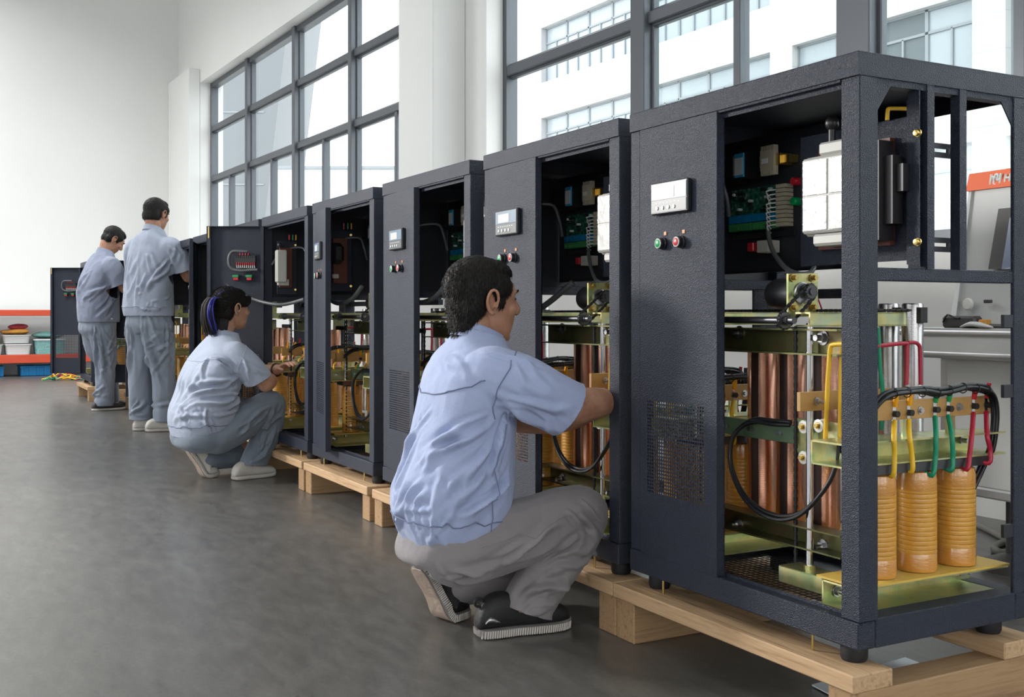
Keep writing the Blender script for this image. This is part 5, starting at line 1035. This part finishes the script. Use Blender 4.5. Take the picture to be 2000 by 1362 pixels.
ax = lambda a, b: (Matrix.Rotation(R_(-34), 4, 'Z') @ V((a, b, 0)))
shoe(m2, ax(-.05, -.13), ax(-.04, .155), .048, 0, M['shoe_w'], M['sole_w'], 'low', .085)
shoe(m2, ax(.075, -.06), ax(.085, .22), .048, 0, M['shoe_w'], M['sole_w'], 'low', .08)

# ---- farther standing man, head bowed
Hf = Hmat((0, .060, 1.580), R_(-6), R_(-38), 0, 1.03)
def bd(mb):
    limb(mb, [Hf @ V((0, -.03, -.05)), (0, -.01, 1.47), (0, -.02, 1.40)], [.056, .056, .05])
    torso(mb, [(0, -.06, .82, .13, .10), (0, -.09, 1.05, .13, .10), (0, -.06, 1.25, .14, .10), (0, -.04, 1.36, .13, .08), (0, -.03, 1.42, .08, .06)])
    for s in (-1, 1):
        limb(mb, [(s * .17, -.03, 1.36), (s * .22, .03, 1.24), (s * .22, .08, 1.12)], [.055, .048, .042]); limb(mb, [(s * .22, .08, 1.12), (s * .17, .20, 1.10), (s * .11, .31, 1.12)], [.042, .040, .028])
        hand_parts(mb, (s * .108, .32, 1.122), (-s * .2, 1, .05), (s * .8, .1, .5), s, .5)
        limb(mb, [(s * .085, -.07, .80), (s * .095, .06 if s < 0 else -.045, .38), (.085, -.055, .09) if s > 0 else (-.10, .06, .09)], [.08, .05, .035])
m1 = person('farther standing man with bowed head, grey uniform and white soled shoes', (-9.05, -.2, 0), R_(12), bd, M['skin'], .005, Hf)
fuzz(m1, fuse('hair', hair_short(Hf, -.04), .005, M['hair'], m1, 3, lambda p: .002 * noise.noise(p * 70)), 2500, .010, M['hair'], 3)
mb = MB()
torso(mb, [(0, -.070, .79, .20, .165), (0, -.075, .86, .205, .175), (0, -.08, .98, .205, .178), (0, -.08, 1.12, .205, .175), (0, -.065, 1.25, .205, .155), (0, -.05, 1.35, .19, .125), (0, -.035, 1.42, .135, .095), (0, -.018, 1.465, .080, .072), (0, -.008, 1.50, .068, .062)])
for s in (-1, 1): limb(mb, [(s * .15, -.03, 1.345), (s * .21, .0, 1.28), (s * .23, .04, 1.18), (s * .235, .055, 1.13)], [.085, .082, .080, .08])
s1 = fuse('shirt', mb, .0085, M['shirt_1'], m1, 7, folds(.010, 4.5, 11, 6.6, (1.2, 1, .6), [((.19, -.04, 1.15), (.10, -.22, .98), .05, 6, .012, .012), ((.18, .04, 1.05), (.20, -.10, .86), .04, 5, .012, .013), ((.10, -.18, 1.3), (.05, -.25, 1.05), .06, 4, .014, .010)]), [((.232, .045, 1.155), (.1, .35, -.9), .13), ((-.232, .045, 1.155), (-.1, .35, -.9), .13), ((0, -.012, 1.48), (0, .25, 1), .11), ((0, -.07, .815), (0, 0, -1), .3)], .003)
MB().loft([((0, -.02, 1.45), (.080, 0, 0), (0, .074, -.020)), ((0, -.01, 1.485), (.070, 0, 0), (0, .066, -.024))], n=36, k=3).build('collar', M['shirt_1'], s1, True, 80)
MB().lathe((.212, -.03, .845), (1, 0, 0), [(.008, -.004), (.008, .003), (.001, .004)], n=12).build('hem_button', M['ring'], s1, True)
mb = MB()
torso(mb, [(0, -.06, .66, .16, .12), (0, -.085, .74, .185, .155), (0, -.075, .86, .18, .15), (0, -.07, .90, .16, .12)])
for hx, kx, fx, fy, ky in ((-.085, -.10, -.10, .06, .06), (.085, .09, .085, -.055, -.045)):
    limb(mb, [(hx, -.075, .74), ((hx + kx) / 2, -.05, .56), (kx, ky, .38), ((kx + fx) / 2, (ky + fy) / 2, .20), (fx, fy, .06)], [.118, .105, .088, .084, .088])
fuse('trousers', mb, .0085, M['pants_1'], m1, 7, folds(.009, 6, 14, 7.7, (1.3, 1.3, .4), [((.14, -.14, .75), (.12, -.08, .35), .05, 7, .012, .014), ((.15, .02, .70), (.14, -.02, .3), .05, 5, .012, .012), ((.02, -.12, .13), (.14, -.08, .18), .04, 6, .012, .013)]), [((-.10, .06, .045), (0, 0, -1), .14), ((.085, -.055, .045), (0, 0, -1), .14)], .003)
shoe(m1, (.08, -.16, 0), (.09, .14, 0), .048, 0, M['shoe_d'], M['sole_w'], 'low', .08)
shoe(m1, (-.10, -.03, 0), (-.10, .26, 0), .048, 0, M['shoe_d'], M['shoe_d'], 'low', .08)
